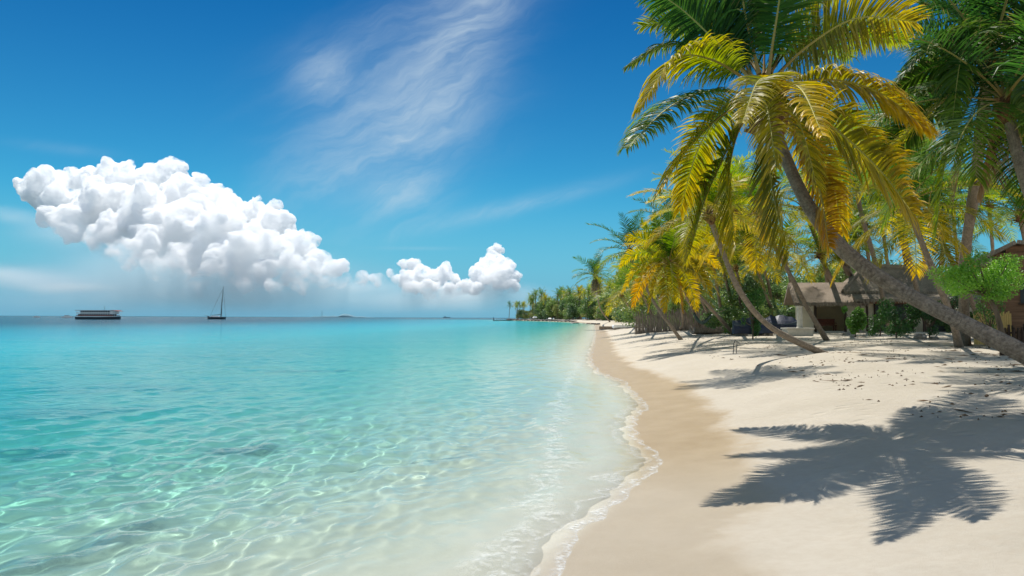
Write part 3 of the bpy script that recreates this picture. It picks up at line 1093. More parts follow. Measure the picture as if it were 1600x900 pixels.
# (control pixels from stem to tip with depth offsets), palette, leaflet length, droop, roll
HF = [
    ([(1178, 130, 0), (1120, 66, .3), (1060, 10, .5), (1010, -18, .6)], 'deep', .80, .35, -70),
    ([(1172, 118, .2), (1100, 50, .9), (1040, 36, 1.4), (1003, 40, 1.6)], 'lime', .62, .45, -30),
    ([(1172, 128, -.1), (1112, 93, -.5), (1055, 92, -.9), (1002, 165, -1.1)], 'yellow', .72, .95, -20),
    ([(1170, 130, .3), (1100, 78, .9), (1040, 72, 1.3), (984, 102, 1.6)], 'green', .62, .9, 10),
    ([(1165, 145, -.1), (1105, 143, -.4), (1045, 168, -.7), (978, 232, -1.4)], 'green', .62, .95, 10),
    ([(1165, 155, .2), (1115, 190, -.4), (1068, 240, -1.1), (1032, 300, -1.6)], 'yellow', .62, .55, -40),
    ([(1172, 165, -.3), (1140, 225, -.6), (1102, 310, -.8), (1078, 395, -1.9)], 'olive', .66, .3, -55),
    ([(1177, 165, -.2), (1150, 215, -.6), (1138, 290, -.9), (1150, 385, -2.2)], 'yellow', .66, .35, -60),
    ([(1193, 168, -.4), (1198, 225, -.9), (1210, 310, -1.1), (1232, 402, -2.0)], 'olive', .74, .15, -80),
    ([(1200, 165, .1), (1212, 230, .6), (1200, 310, .9), (1195, 370, 1.0)], 'gold', .55, .2, 80),
    ([(1210, 160, -.2), (1252, 215, -.5), (1282, 300, -.6), (1295, 385, -1.6)], 'orange', .50, .35, 70),
    ([(1212, 152, -.3), (1290, 190, -.9), (1370, 260, -1.3), (1428, 335, -2.0)], 'gold', .86, .55, 50),
    ([(1212, 140, .0), (1290, 124, -.3), (1370, 142, -.6), (1448, 200, -.8)], 'gold', .74, 1.1, 15),
    ([(1208, 125, .1), (1262, 72, .3), (1340, 28, .5), (1432, 34, .6)], 'olive', .86, .35, 62),
    ([(1208, 122, .4), (1250, 85, .9), (1325, 60, 1.3), (1418, 62, 1.5)], 'lime', .70, .6, 40),
    ([(1200, 118, -.2), (1212, 40, -.3), (1228, -50, -.3), (1262, -125, -.2)], 'green', .82, .25, 75),
    ([(1186, 115, .0), (1166, 30, .1), (1150, -60, .2), (1120, -130, .3)], 'deep', .80, .25, -75),
    ([(1204, 116, .3), (1240, 45, .8), (1290, -10, 1.2), (1345, -25, 1.5)], 'lime', .80, .45, 50),
    ([(1194, 116, .4), (1194, 30, .9), (1186, -50, 1.3), (1170, -110, 1.6)], 'deep', .80, .3, 85),
    ([(1200, 140, -.4), (1206, 124, -1.2), (1184, 128, -2.2), (1160, 192, -3.0)], 'olive', .50, .7, 0),
    ([(1206, 142, -.4), (1226, 130, -1.3), (1254, 142, -2.3), (1286, 212, -3.0)], 'gold', .52, .6, 10),
    ([(1180, 128, .1), (1130, 40, .6), (1090, -30, .9), (1060, -60, 1.1)], 'green', .82, .35, -65),
    ([(1212, 155, .4), (1262, 210, 1.0), (1298, 280, 1.3), (1318, 365, 1.4)], 'gold', .60, .45, 55),
    ([(1190, 152, -.3), (1190, 146, -1.2), (1200, 175, -2.2), (1213, 262, -2.7)], 'olive', .55, .5, -35),
    ([(1202, 152, -.3), (1226, 156, -1.2), (1252, 200, -2.2), (1276, 290, -2.6)], 'olive', .55, .5, 35),
    ([(1206, 148, .6), (1262, 160, 1.6), (1330, 200, 2.4), (1385, 290, 2.9)], 'olive', .70, .8, 20),
    ([(1180, 150, .5), (1132, 170, 1.4), (1090, 235, 2.0), (1062, 330, 2.3)], 'yellow', .66, .7, -25),
    ([(1188, 118, .2), (1140, 55, .9), (1080, 5, 1.4), (1020, 2, 1.7)], 'deep', .78, .4, -55),
    ([(1198, 116, .2), (1222, 50, .8), (1250, -20, 1.2), (1290, -70, 1.5)], 'deep', .80, .3, 65),
    ([(1190, 120, .5), (1150, 60, 1.4), (1105, 35, 2.0), (1050, 50, 2.5)], 'green', .78, .6, -40),
    ([(1200, 120, .5), (1235, 75, 1.5), (1275, 55, 2.2), (1330, 90, 2.8)], 'green', .78, .7, 35),
]
rgh = random.Random(7)
for i, (cp, pal, LL, dr, roll) in enumerate(HF):
    pts = catmull([at(px, py, DC + dd * (1.7 if dd < 0 else 1.3)) for px, py, dd in cp], 26)
    me = frond_mesh("frond", [p - HB for p in pts], 118, LL * 1.2, .048, dr * .8, R(roll), seed=200 + i, rr=.030, nseg=5)
    o = link_mesh("frond", me, None, hero)
    set_leaf(o, pal, rgh, .12)


def custom_fronds(root, depth, specs, seed, nleaf=64, width=.05, rr=.028, k=1.0):
    """Fronds laid along given sight-line arcs: (points with depth offsets, palette, leaflet length, droop, roll)."""
    r_ = random.Random(seed)
    for i, (cp, pal, LL, dr, roll) in enumerate(specs):
        pts = catmull([at(px, py, depth + dd * k) - root.location for px, py, dd in cp], 20)
        o = link_mesh("frond", frond_mesh("frond", pts, nleaf, LL, width, dr, R(roll), seed=seed * 31 + i, rr=rr, nseg=4), None, root)
        set_leaf(o, pal, r_, .15)

# ------------------------------------------------------------------ the grove
GR = "palms of the grove behind the beach"
palm((1283, 551), [(1205, 512), (1158, 458), (1128, 390)], (1108, 336), 27, .20, .13, 2.7, 22, ['lime', 'lime', 'yellow', 'yellow', 'gold', 'olive'], 11,
     "palm with S-curved leaning trunk planted beside its own star-shaped shadow on the sand", GR, 'hi', (0, 4))
palm((1292, 532), [(1262, 482), (1236, 432), (1206, 375)], (1184, 330), 36, .22, .14, 3.6, 20, ['lime', 'lime', 'olive', 'yellow', 'gold'], 12,
     "palm whose thin dark trunk crosses in front of the thatched cottage's cream porch", GR, 'hi')
palm((1499, 543), [(1488, 498), (1460, 428), (1434, 362)], (1420, 318), 27.5, .22, .15, 3.9, 19, ['green', 'green', 'lime', 'olive', 'gold'], 13,
     "palm with brown trunk passing behind the big leaning trunk, beside the bright bush", GR, 'hi')
palm((1535, 525), [(1515, 460), (1478, 390)], (1452, 335), 34, .24, .16, 3.7, 18, ['deep', 'green', 'lime', 'lime', 'olive'], 14,
     "palm with pale smooth trunk rising left of the bright green bush", GR, 'hi')
corner = palm((1510, 540), [(1506, 430), (1522, 300), (1536, 180)], (1545, 108), 20, .30, .24, 4.6, 24, ['deep', 'deep', 'deep', 'green', 'green', 'olive'], 15,
     "tall dark green palm with thick dark trunk and brown dead fronds in the upper corner", GR, 'hi', (0, 5), skirt=3, ns=16)
palm((1700, 590), [(1640, 400), (1598, 270)], (1572, 165), 17.5, .22, .16, 3.9, 18, ['deep', 'deep', 'green', 'green'], 16,
     "palm with ringed trunk leaning in from the frame edge below dark fronds", GR, 'hi', (1, 5), ns=14)
palm((1425, 514), [(1420, 440), (1412, 380)], (1404, 320), 46, .34, .26, 4.2, 18, ['deep', 'green', 'green', 'lime'], 17,
     "upright palm with dark trunk standing behind the thatched cottage's ridge", GR, 'mid', (0, 4))
palm((1232, 512), [(1206, 482), (1188, 434)], (1170, 385), 48, .24, .16, 3.6, 18, ['lime', 'lime', 'olive', 'olive'], 18,
     "palm leaning over the low concrete plinth and the covered boats", GR, 'mid', (0, 4))
golden = palm((1097, 521), [(1085, 490), (1066, 452)], (1045, 412), 40, .17, .11, 2.9, 9, ['green', 'lime', 'lime', 'yellow', 'gold', 'gold', 'gold'], 19,
     "low golden palm with the widest round crown among the beach palms", GR, 'hi', (0, 4))
palm((1147, 523), [(1112, 483), (1080, 448)], (1060, 420), 44, .22, .14, 3.3, 14, ['lime', 'olive', 'olive', 'yellow'], 20,
     "strongly slanted palm trunk behind the low golden palm, crown inside its fronds", GR, 'mid', (0, 4))
palm((1064, 531), [(1047, 508), (1032, 488), (1014, 458)], (1008, 440), 52, .20, .13, 2.2, 12, ['green', 'lime', 'lime', 'olive'], 21,
     "short palm with kinked trunk rooted closest to the wet sand", GR, 'mid', (0, 4))
palm((1002, 506), [(993, 497), (984, 481)], (971, 462), 90, .28, .18, 4.0, 18, ['green', 'lime', 'lime', 'olive'], 22,
     "small yellow palm at the end of the beach row, fronds near the ground", GR, 'mid', (0, 4))
palm((953, 503), [(940, 486), (934, 466)], (930, 431), 150, .42, .3, 5.2, 20, ['deep', 'deep', 'green', 'green', 'lime'], 23,
     "tall green palm with brown skirt of dead fronds standing alone beside the water", GR, 'mid', (0, 4), skirt=9)
palm((1008, 510), [(1000, 470), (990, 430)], (984, 392), 78, .3, .22, 4.8, 18, ['deep', 'deep', 'green', 'lime'], 24,
     "tall dark palm rising behind the low golden palm's shoulder", GR, 'mid', (0, 4))
palm((1060, 516), [(1066, 508), (1066, 490)], (1062, 455), 60, .22, .16, 3.0, 14, ['lime', 'lime', 'olive'], 25,
     "palm with trunk bowed like a bracket under the golden crown", GR, 'mid', (0, 4))
palm((1034, 514), [(1022, 497), (1012, 478)], (1000, 450), 62, .2, .15, 2.9, 14, ['lime', 'lime', 'olive'], 26,
     "thin slanted palm between the kinked palm and the bowed one", GR, 'mid', (0, 4))
palm((1349, 515), [(1346, 460), (1318, 414)], (1298, 372), 52, .34, .24, 3.6, 16, ['green', 'lime', 'lime', 'olive'], 27,
     "palm with bent trunk standing before the thatched cottage's doorway", GR, 'mid', (0, 4))
palm((1370, 509), [(1338, 446)], (1318, 398), 53, .34, .22, 3.2, 15, ['lime', 'lime', 'olive'], 28,
     "slanted palm trunk before the thatched cottage's hedge", GR, 'mid', (0, 4))
palm((1324, 512), [(1316, 468), (1298, 435)], (1282, 398), 55, .34, .24, 3.3, 15, ['lime', 'lime', 'olive'], 29,
     "palm leaning left in front of the cottage's cream wall", GR, 'mid', (0, 4))
palm((1150, 512), [(1140, 460), (1118, 380)], (1098, 300), 50, .28, .2, 3.9, 20, ['green', 'lime', 'lime', 'olive'], 30,
     "taller palm showing its crown just behind the big palm's lowest hanging fronds", GR, 'mid', (0, 4))
palm((1210, 512), [(1200, 440), (1170, 370)], (1152, 328), 44, .26, .2, 3.7, 20, ['lime', 'lime', 'lime', 'olive'], 31,
     "yellow-green palm between the curved trunk and the covered boats", GR, 'mid', (0, 4))
palm((1300, 514), [(1290, 420), (1270, 360)], (1256, 322), 46, .28, .2, 3.8, 19, ['green', 'lime', 'olive', 'lime'], 32,
     "palm with crown half hidden behind the big trunk's bend", GR, 'mid', (0, 4))
palm((1390, 520), [(1370, 420), (1345, 330)], (1334, 258), 38, .25, .18, 4.2, 22, ['deep', 'green', 'green', 'lime', 'lime'], 33,
     "green palm filling the gap under the big palm's golden right fronds", GR, 'hi')
palm((1450, 520), [(1420, 400), (1395, 290)], (1386, 236), 44, .26, .2, 4.0, 20, ['deep', 'green', 'green', 'lime'], 34,
     "green palm with crown between the big golden palm and the dark corner palm", GR, 'mid', (0, 4))
palm((1620, 520), [(1610, 420)], (1594, 338), 48, .28, .2, 4.2, 17, ['green', 'green', 'lime'], 35,
     "palm with flat light fronds against the sky above the plank building", GR, 'mid', (0, 4))
palm((1370, 512), [(1362, 440)], (1350, 350), 62, .3, .22, 4.0, 18, ['green', 'lime', 'olive'], 36,
     "palm behind the thatched roof peak with lime fronds", GR, 'mid', (0, 4))
palm((1030, 512), [(1036, 440), (1044, 380)], (1048, 352), 66, .28, .2, 4.0, 18, ['deep', 'green', 'lime', 'lime'], 37,
     "green palm rising directly above the low golden palm's crown", GR, 'mid', (0, 4))
palm((1130, 512), [(1124, 470)], (1112, 400), 58, .26, .2, 3.9, 18, ['lime', 'lime', 'olive', 'olive'], 38,
     "palm behind the S-curved trunk's middle", GR, 'mid', (0, 4))
palm((1250, 512), [(1240, 460)], (1226, 395), 60, .28, .2, 3.9, 18, ['lime', 'lime', 'olive', 'olive'], 39,
     "palm above the low wing of the thatched cottage", GR, 'mid', (0, 4))
palm((1480, 516), [(1470, 440)], (1475, 372), 60, .3, .22, 3.8, 16, ['deep', 'green', 'lime'], 40,
     "small dark palm seen between the pale trunk and the brown one", GR, 'mid', (0, 4))
palm((1090, 512), [(1086, 460)], (1078, 318), 70, .28, .2, 4.4, 18, ['lime', 'lime', 'lime'], 41,
     "slim far palm whose lime crown tops the grove's seaward edge", GR, 'mid', (0, 4))

DF = [
    ([(1540, 102, -.2), (1500, 66, -.8), (1455, 72, -1.2), (1406, 124, -1.4)], 'deep', .95, .45, -20),
    ([(1540, 108, .2), (1495, 100, .5), (1450, 108, .8), (1398, 142, .9)], 'green', .85, .5, -35),
    ([(1552, 95, -.5), (1530, 55, -1.6), (1503, 88, -2.3), (1488, 192, -2.6)], 'green', .95, .75, -10),
    ([(1545, 95, .0), (1532, 30, .2), (1522, -40, .3), (1505, -100, .4)], 'deep', 1.0, .25, -80),
    ([(1552, 92, .2), (1568, 20, .6), (1585, -60, .9), (1610, -110, 1.2)], 'deep', 1.0, .25, 75),
    ([(1552, 98, -.2), (1590, 40, -.5), (1640, 0, -.8), (1710, 10, -1.0)], 'green', 1.0, .4, 60),
    ([(1555, 105, .3), (1600, 78, .7), (1660, 90, 1.2), (1715, 150, 1.4)], 'deep', .95, .5, 30),
    ([(1540, 118, -.4), (1512, 165, -1.0), (1478, 250, -1.5), (1462, 372, -1.7)], 'lime', .95, .25, -60),
    ([(1536, 112, .4), (1490, 140, 1.2), (1440, 185, 1.9), (1362, 255, 2.4)], 'green', .90, .6, -40),
    ([(1536, 108, .6), (1490, 125, 1.6), (1440, 140, 2.4), (1385, 182, 2.9)], 'deep', .85, .6, -30),
    ([(1550, 120, -.3), (1556, 170, -.8), (1545, 230, -1.1), (1528, 305, -1.2)], 'brown', .80, .5, 75),
    ([(1560, 118, -.2), (1595, 150, -.8), (1622, 225, -1.2), (1640, 330, -1.3)], 'olive', .90, .35, 55),
    ([(1545, 98, .4), (1510, 40, 1.2), (1465, 10, 1.8), (1415, 30, 2.2)], 'deep', .95, .4, -45),
    ([(1550, 105, -.6), (1575, 88, -1.8), (1600, 120, -2.6), (1604, 215, -2.9)], 'green', .90, .7, 15),
]
custom_fronds(corner, 20, DF, 3, nleaf=100, width=.068, rr=.036)
GF = []
for i, (tx, ty, dd, pal) in enumerate(((974, 455, -.5, 'gold'), (970, 415, .8, 'yellow'), (980, 372, .3, 'yellow'), (1002, 346, .9, 'lime'), (1022, 334, -.2, 'green'),
                                       (1046, 326, .6, 'green'), (1070, 334, .1, 'green'), (1095, 350, .9, 'lime'), (1116, 376, -.3, 'yellow'), (1122, 418, .7, 'gold'),
                                       (1110, 462, -.6, 'gold'), (1088, 484, .6, 'gold'), (1066, 494, -.5, 'orange'), (1040, 496, -.9, 'gold'), (1014, 492, -.3, 'gold'),
                                       (990, 478, .6, 'orange'), (1052, 470, -2.0, 'yellow'), (1000, 440, -1.9, 'yellow'), (1092, 440, -1.7, 'gold'))):
    up = 20 if ty > 360 else 6
    cx_, cy_ = 1045, 411
    p1 = (cx_ + (tx - cx_) * .38, cy_ + (ty - cy_) * .30 - up * .9, dd * .45)
    p2 = (cx_ + (tx - cx_) * .76, cy_ + (ty - cy_) * .66 - up * .75, dd * .85)
    GF.append(([(cx_, cy_, 0), p1, p2, (tx, min(ty, 486), dd)], pal, .66, .26, (42 if tx > cx_ else -42) if ty > 400 else (70 if tx > cx_ else -70)))
custom_fronds(golden, 40, GF, 6, nleaf=46, width=.075, rr=.03)

for k, (bx_, by_, tx_, ty_, d2, pal, what) in enumerate((
        (1021, 511, 992, 440, 74, ['green', 'lime', 'lime'], "slim palm leaning left in front of the stick fence's seaward end"),
        (1046, 509, 1020, 425, 80, ['green', 'lime', 'yellow'], "slim palm leaning left behind the golden crown, greener than its neighbours"),
        (1078, 513, 1058, 430, 62, ['lime', 'yellow', 'gold'], "slim leaning palm right of the bowed trunk"),
        (1114, 514, 1082, 405, 60, ['green', 'lime', 'yellow'], "slim leaning palm between the hammock and the weathered dinghy"),
        (1186, 514, 1150, 420, 58, ['lime', 'yellow', 'olive'], "slim leaning palm in front of the navy covered boats"))):
    palm((bx_, by_), [(bx_ - 6, by_ - 20), ((bx_ + tx_) / 2 - 3, (by_ + ty_) / 2 + 6)], (tx_, ty_), d2, .2, .14, 3.0, 13, pal, 80 + k, what, GR, 'mid', (0, 4))

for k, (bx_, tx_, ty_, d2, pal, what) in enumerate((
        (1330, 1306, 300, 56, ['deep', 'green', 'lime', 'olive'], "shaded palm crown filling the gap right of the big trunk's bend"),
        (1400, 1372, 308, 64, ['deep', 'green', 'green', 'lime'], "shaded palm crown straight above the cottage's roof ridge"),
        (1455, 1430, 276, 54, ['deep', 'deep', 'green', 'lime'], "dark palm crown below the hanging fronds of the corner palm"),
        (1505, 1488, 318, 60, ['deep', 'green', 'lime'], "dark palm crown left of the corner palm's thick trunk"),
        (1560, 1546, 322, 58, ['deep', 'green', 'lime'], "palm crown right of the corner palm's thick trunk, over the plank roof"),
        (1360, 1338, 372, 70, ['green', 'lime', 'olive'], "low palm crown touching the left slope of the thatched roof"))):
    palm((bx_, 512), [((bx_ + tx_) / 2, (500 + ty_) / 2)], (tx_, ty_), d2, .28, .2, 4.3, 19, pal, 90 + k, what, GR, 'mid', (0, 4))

# ------------------------------------------------------------------ broadleaf trees, bushes
def foliage_mat(name):
    m, nt = new_mat(name)
    N = NT(nt)
    a = N.attr("leaf_base", 'OBJECT', 'Color'); b = N.attr("leaf_tip", 'OBJECT', 'Color')
    r = N.attr("rnd")
    c = N.mix(r, a, b)
    c = N.n('ShaderNodeHueSaturation', Color=c, Value=N.maprange(N.noise(N.obj(), .9, 3, .6), .3, .7, .7, 1.3)).outputs[0]
    di = N.n('ShaderNodeBsdfDiffuse', Color=c)
    tl = N.n('ShaderNodeBsdfTranslucent', Color=N.n('ShaderNodeHueSaturation', Color=c, Value=1.4, Hue=.49).outputs[0])
    gl = N.n('ShaderNodeBsdfGlossy', Color=(1, 1, 1), Roughness=.4)
    mx = N.n('ShaderNodeMixShader', i0=.38, i1=di.outputs[0], i2=tl.outputs[0])
    N.out(N.n('ShaderNodeMixShader', i0=.05, i1=mx.outputs[0], i2=gl.outputs[0]))
    return m


FOL = foliage_mat("broad leaves")
BARK = pbsdf("tree bark", (.16, .12, .085), .95, .1, var=.4, scale=5, bump=.6, bscale=14, stretch=(1, 1, .25))


def leaf_clumps(clumps, n, size, seed, flat=.45, aspect=.55):
    """Leaf quads spread through ellipsoid clumps [(centre, radii)]; returns v, f, rnd."""
    rg = np.random.RandomState(seed)
    vol = np.array([c[1][0] * c[1][1] * c[1][2] for c in clumps]) ** .7
    idx = rg.choice(len(clumps), n, p=vol / vol.sum())
    C = np.array([c[0] for c in clumps])[idx]; Rr = np.array([c[1] for c in clumps])[idx]
    d = unit(rg.normal(size=(n, 3)))
    rad = rg.uniform(.15, 1.0, n) ** .45 * rg.uniform(.85, 1.12, n)
    p = C + d * Rr * rad[:, None]
    nrm = unit(d * .7 + rg.normal(size=(n, 3)) * .6 + np.array([0, 0, flat]))
    a = unit(np.cross(nrm, rg.normal(size=(n, 3)))); b = np.cross(nrm, a)
    s = size * rg.uniform(.6, 1.35, n)
    a = a * s[:, None]; b = b * (s * aspect)[:, None]
    v = np.stack([p - a * .5, p + b * .5 - a * .05 + nrm * (s * .06)[:, None], p + a * .5 - nrm * (s * .1)[:, None], p - b * .5 - a * .05 + nrm * (s * .06)[:, None]], 1)
    f = np.arange(n * 4).reshape(-1, 4)
    r = np.clip(rg.normal(.45, .25, len(clumps)), 0, 1)[idx] * .5 + rg.uniform(0, .5, n)
    return v.reshape(-1, 3), f, np.repeat(r, 4)


def tree_mesh(h, w, seed, n, leaf, trunk_h=.35):
    """Broadleaf tree in one mesh: limbs + clumped crown."""
    rg = random.Random(seed)
    mb = MB()
    mb.tube([(0, 0, -.3), (.05 * w, 0, h * .2), (.02, .03 * w, h * .45), (0, 0, h * .7)], [h * .028, h * .022, h * .016, h * .006], 7)
    clumps = []
    for k in range(13):
        a = k * 2.4 + rg.uniform(-.3, .3)
        t = rg.random()
        r = w * .5 * (1 - .55 * t) * rg.uniform(.5, 1.0)
        c = (math.cos(a) * r, math.sin(a) * r, h * (trunk_h + (.97 - trunk_h) * t * .88))
        q = w * rg.uniform(.14, .26)
        clumps.append((c, (q, q, q * rg.uniform(.6, .85))))
        mb.tube([(0, 0, h * (.25 + .3 * t)), (c[0] * .5, c[1] * .5, c[2] * .85), c], [h * .011, h * .007, h * .003], 5)
    v0 = np.array([tuple(p) for p in mb.v]); tq = [f for f in mb.f if len(f) == 4]; tn = [f for f in mb.f if len(f) != 4]
    v1, f1, r1 = leaf_clumps(clumps, n, leaf, seed)
    me = np_mesh("broadleaf_tree", np.concatenate([v0, v1]), np.concatenate([np.array(tq), f1 + len(v0)]), {"rnd": np.concatenate([np.zeros(len(v0)), r1])},
                 mat_idx=[1] * len(tq) + [0] * len(f1))
    me.materials.append(FOL); me.materials.append(BARK)
    return me


def far_palm_mesh(h, seed):
    """A whole distant palm in one mesh."""
    rg = random.Random(seed)
    lean = rg.uniform(-.25, .25)
    pts = [(0, 0, -.4), (0, 0, 0), (lean * h * .25, 0, h * .3), (lean * h * .5, 0, h * .65), (lean * h * .6, 0, h * .86)]
    V, f, L, A = trunk_mesh([Vector(p) for p in pts], .24, .15, 12, 6, seed=seed)
    vs, fs, t, u_, r, mi = [V], [f], [np.zeros(len(V))], [np.zeros(len(V))], [np.zeros(len(V))], [2] * len(f)
    lens = [L]
    off = len(V)
    c = np.array(pts[-1])
    for i in range(17):
        age = min(5, int(i / 17 * 6))
        src = frond_lib('lo', age, i % 3)
        n = len(src.vertices)
        co = np.empty(n * 3, dtype=np.float32); src.vertices.foreach_get("co", co); co = co.reshape(-1, 3) * h * .27 * rg.uniform(.85, 1.1)
        az = i * 2.4 + rg.uniform(-.2, .2)
        rot = np.array(Matrix.Rotation(az, 3, 'Z'))
        vs.append(co @ rot.T + c)
        fq = np.empty(len(src.loops), dtype=np.int32); src.loops.foreach_get("vertex_index", fq)
        fs.append(fq.reshape(-1, 4) + off)
        mm = np.empty(len(src.polygons), dtype=np.int32); src.polygons.foreach_get("material_index", mm); mi += mm.tolist()
        for nm, dst in (("t", t), ("u", u_), ("rnd", r)):
            q = np.empty(n, dtype=np.float32); src.attributes[nm].data.foreach_get("value", q); dst.append(q)
        lens.append(np.zeros(n))
        off += n
    me = np_mesh("palm_tree", np.concatenate(vs), np.concatenate(fs), {"t": np.concatenate(t), "u": np.concatenate(u_), "rnd": np.concatenate(r), "len": np.concatenate(lens)}, mat_idx=mi)
    for m in (LEAF, RACHIS, TRUNK): me.materials.append(m)
    return me


FT = [tree_mesh(10, 9, 300 + i, 1900, .62, .10) for i in range(4)]
FP = [far_palm_mesh(12, 400 + i) for i in range(5)]
GREENS = [((.07, .15, .03), (.17, .27, .05)), ((.10, .19, .035), (.24, .33, .06)), ((.15, .20, .045), (.33, .35, .09)), ((.06, .13, .045), (.13, .22, .07))]
rg = random.Random(42)
SHN = SH[np.argsort(np.arange(len(SH)))]


def shore_normal_point(s_y, d):
    """A land point d metres in from the waterline near the polyline vertex parameter s_y (0..1 along the far bay)."""
    pts = SH[(SH[:, 1] > 150)]
    pts = pts[: np.argmax((pts[:, 1] > 700)) or len(pts)]
    t = s_y * (len(pts) - 1); k = min(int(t), len(pts) - 2); fr_ = t - k
    p = pts[k] * (1 - fr_) + pts[k + 1] * fr_
    e = pts[k + 1] - pts[k]; nrm_ = np.array([e[1], -e[0]]) / (np.hypot(*e) + 1e-9)
    return p + nrm_ * d


def put_tree(me, x, y, s, name, label, cat, group, base, tip):
    o = link_mesh(name, me, None, None, (x, y, ground(x, y) - .05))
    o.rotation_euler = (0, 0, rg.uniform(0, 6.28))
    o.scale = (s * rg.uniform(.9, 1.1), s * rg.uniform(.9, 1.1), s)
    o["leaf_base"], o["leaf_tip"] = list(base), list(tip)
    return tag(o, label, cat, group)


arc = np.concatenate([[0], np.cumsum(np.hypot(*np.diff(SH, axis=0).T))])
SEG0 = arc[np.argmax(SH[:, 1] > 120)]; SEG1 = arc[np.argmax(SH[:, 1] > 688)]


def bay(s, d):
    a = SEG0 + (SEG1 - SEG0) * s
    p = np.array([np.interp(a, arc, SH[:, 0]), np.interp(a, arc, SH[:, 1])])
    q = np.array([np.interp(a + 8, arc, SH[:, 0]), np.interp(a + 8, arc, SH[:, 1])])
    e = (q - p) / np.hypot(*(q - p))
    return p + np.array([e[1], -e[0]]) * d


for i in range(150):
    s = (i + rg.random()) / 150
    d = 11 + abs(rg.gauss(0, 14))
    p = bay(s, d)
    g = rg.choice(GREENS)
    put_tree(rg.choice(FT), p[0], p[1], rg.uniform(1.0, 1.65) * (.75 if s > .93 else 1), "broadleaf_tree", "green leafy tree in the dense belt along the far curve of the bay", "tree",
             "leafy trees along the far bay", *g)
for i in range(140):
    s = (i + rg.random()) / 140
    p = bay(s, 9 + abs(rg.gauss(0, 16)))
    pl = rg.choice(['green', 'green', 'lime', 'lime', 'olive', 'yellow'])
    put_tree(rg.choice(FP), p[0], p[1], rg.uniform(1.35, 2.0) * (.8 if s > .9 else 1), "palm_tree", "distant palm poking out of the green tree belt along the far bay", "palm",
             "distant palms along the far bay", *PAL[pl])
# the two palms at the very tip of the point
for px_, hh_ in ((795, 1.35), (810, 1.25)):
    q = at(px_, 496, 672)
    put_tree(FP[0], q.x, q.y, hh_, "palm_tree", "lone thin palm at the outermost tip of the far point" if px_ == 795 else "second thin palm just inside the tip of the far point", "palm", None, *PAL['deep'])
# trees behind the grove
GT = [tree_mesh(7, 8, 500 + i, 4200, .32, .16) for i in range(3)]
for i in range(46):
    px_ = 1012 + (i + rg.random()) * 14.9
    dep = rg.uniform(72, 125)
    q = at(px_, 500, dep)
    put_tree(rg.choice(GT), q.x, q.y, rg.uniform(.65, 1.12) * (1.3 if px_ > 1290 else 1), "broadleaf_tree", "leafy green tree in the thicket behind the palm grove", "tree", "leafy trees behind the palm grove", *rg.choice(GREENS))


def bush(px, py, dep, w, h, n, leaf, seed, label, cols, cat="bush", trunk=None, name="bush", lobes=9, ground_it=True):
    c = at(px, py, dep)
    base = Vector((c.x, dep, ground(c.x, dep)))
    root = empty(name, base, label, cat)
    r_ = random.Random(seed)
    zc = c.z - base.z
    if ground_it: h = max(h, 2.1 * zc)
    cl = []
    for k in range(lobes):
        a = k * 2.4
        rr = r_.uniform(.2, .8)
        q = r_.uniform(.2, .46)
        zl = zc + r_.uniform(-.32, .36) * h if not ground_it else r_.uniform(.12, .80) * h
        cl.append(((math.cos(a) * rr * w / 2, math.sin(a) * rr * w / 2 * .8, zl), (q * w / 2, q * w / 2, q * h / 2)))
    v, f, r = leaf_clumps(cl, n, leaf, seed)
    if ground_it:
        v[:, 2] = np.maximum(v[:, 2], .02)
    me = np_mesh("foliage", v, f, {"rnd": r})
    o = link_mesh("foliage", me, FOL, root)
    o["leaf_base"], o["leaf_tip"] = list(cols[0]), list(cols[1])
    mb = MB()
    if trunk:
        tp = [at(x, y, dep) - base for x, y in trunk]
        mb.tube([tp[0] + Vector((0, 0, -.2))] + tp, [.10, .09] + [.07] * (len(tp) - 1), 8)
        tip = tp[-1]
    else:
        mb.tube([(0, 0, -.1), (.02, 0, zc * .5)], [.05, .04], 6)
        tip = Vector((.02, 0, zc * .5))
    for c_, q in cl:
        mb.tube([tip, (tip + Vector(c_)) / 2 + Vector((0, 0, -.05)), c_], [.035, .022, .01], 5)
    mb.build("stem", BARK, root)
    return root


bush(1530, 438, 21, 2.7, 1.55, 11000, .068, 61, "bright lime green bush on bare stems in front of the plank building", ((.09, .28, .015), (.26, .50, .04)), trunk=[(1566, 522), (1558, 490), (1545, 462)], lobes=22, ground_it=False)
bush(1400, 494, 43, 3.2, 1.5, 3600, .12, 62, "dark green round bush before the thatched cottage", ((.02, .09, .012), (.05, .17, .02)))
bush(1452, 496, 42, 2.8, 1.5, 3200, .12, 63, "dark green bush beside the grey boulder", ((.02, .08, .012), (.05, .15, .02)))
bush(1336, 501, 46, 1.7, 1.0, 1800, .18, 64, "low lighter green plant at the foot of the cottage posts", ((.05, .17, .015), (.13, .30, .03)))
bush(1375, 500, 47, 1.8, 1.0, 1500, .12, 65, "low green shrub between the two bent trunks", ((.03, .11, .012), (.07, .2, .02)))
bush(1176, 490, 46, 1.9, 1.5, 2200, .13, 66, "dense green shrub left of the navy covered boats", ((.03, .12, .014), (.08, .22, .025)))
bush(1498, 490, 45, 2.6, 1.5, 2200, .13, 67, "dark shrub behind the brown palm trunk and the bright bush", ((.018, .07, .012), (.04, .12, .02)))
bush(1545, 493, 30, 1.2, .9, 900, .1, 68, "small green shrub against the yellow bamboo panel", ((.05, .14, .016), (.12, .25, .03)))
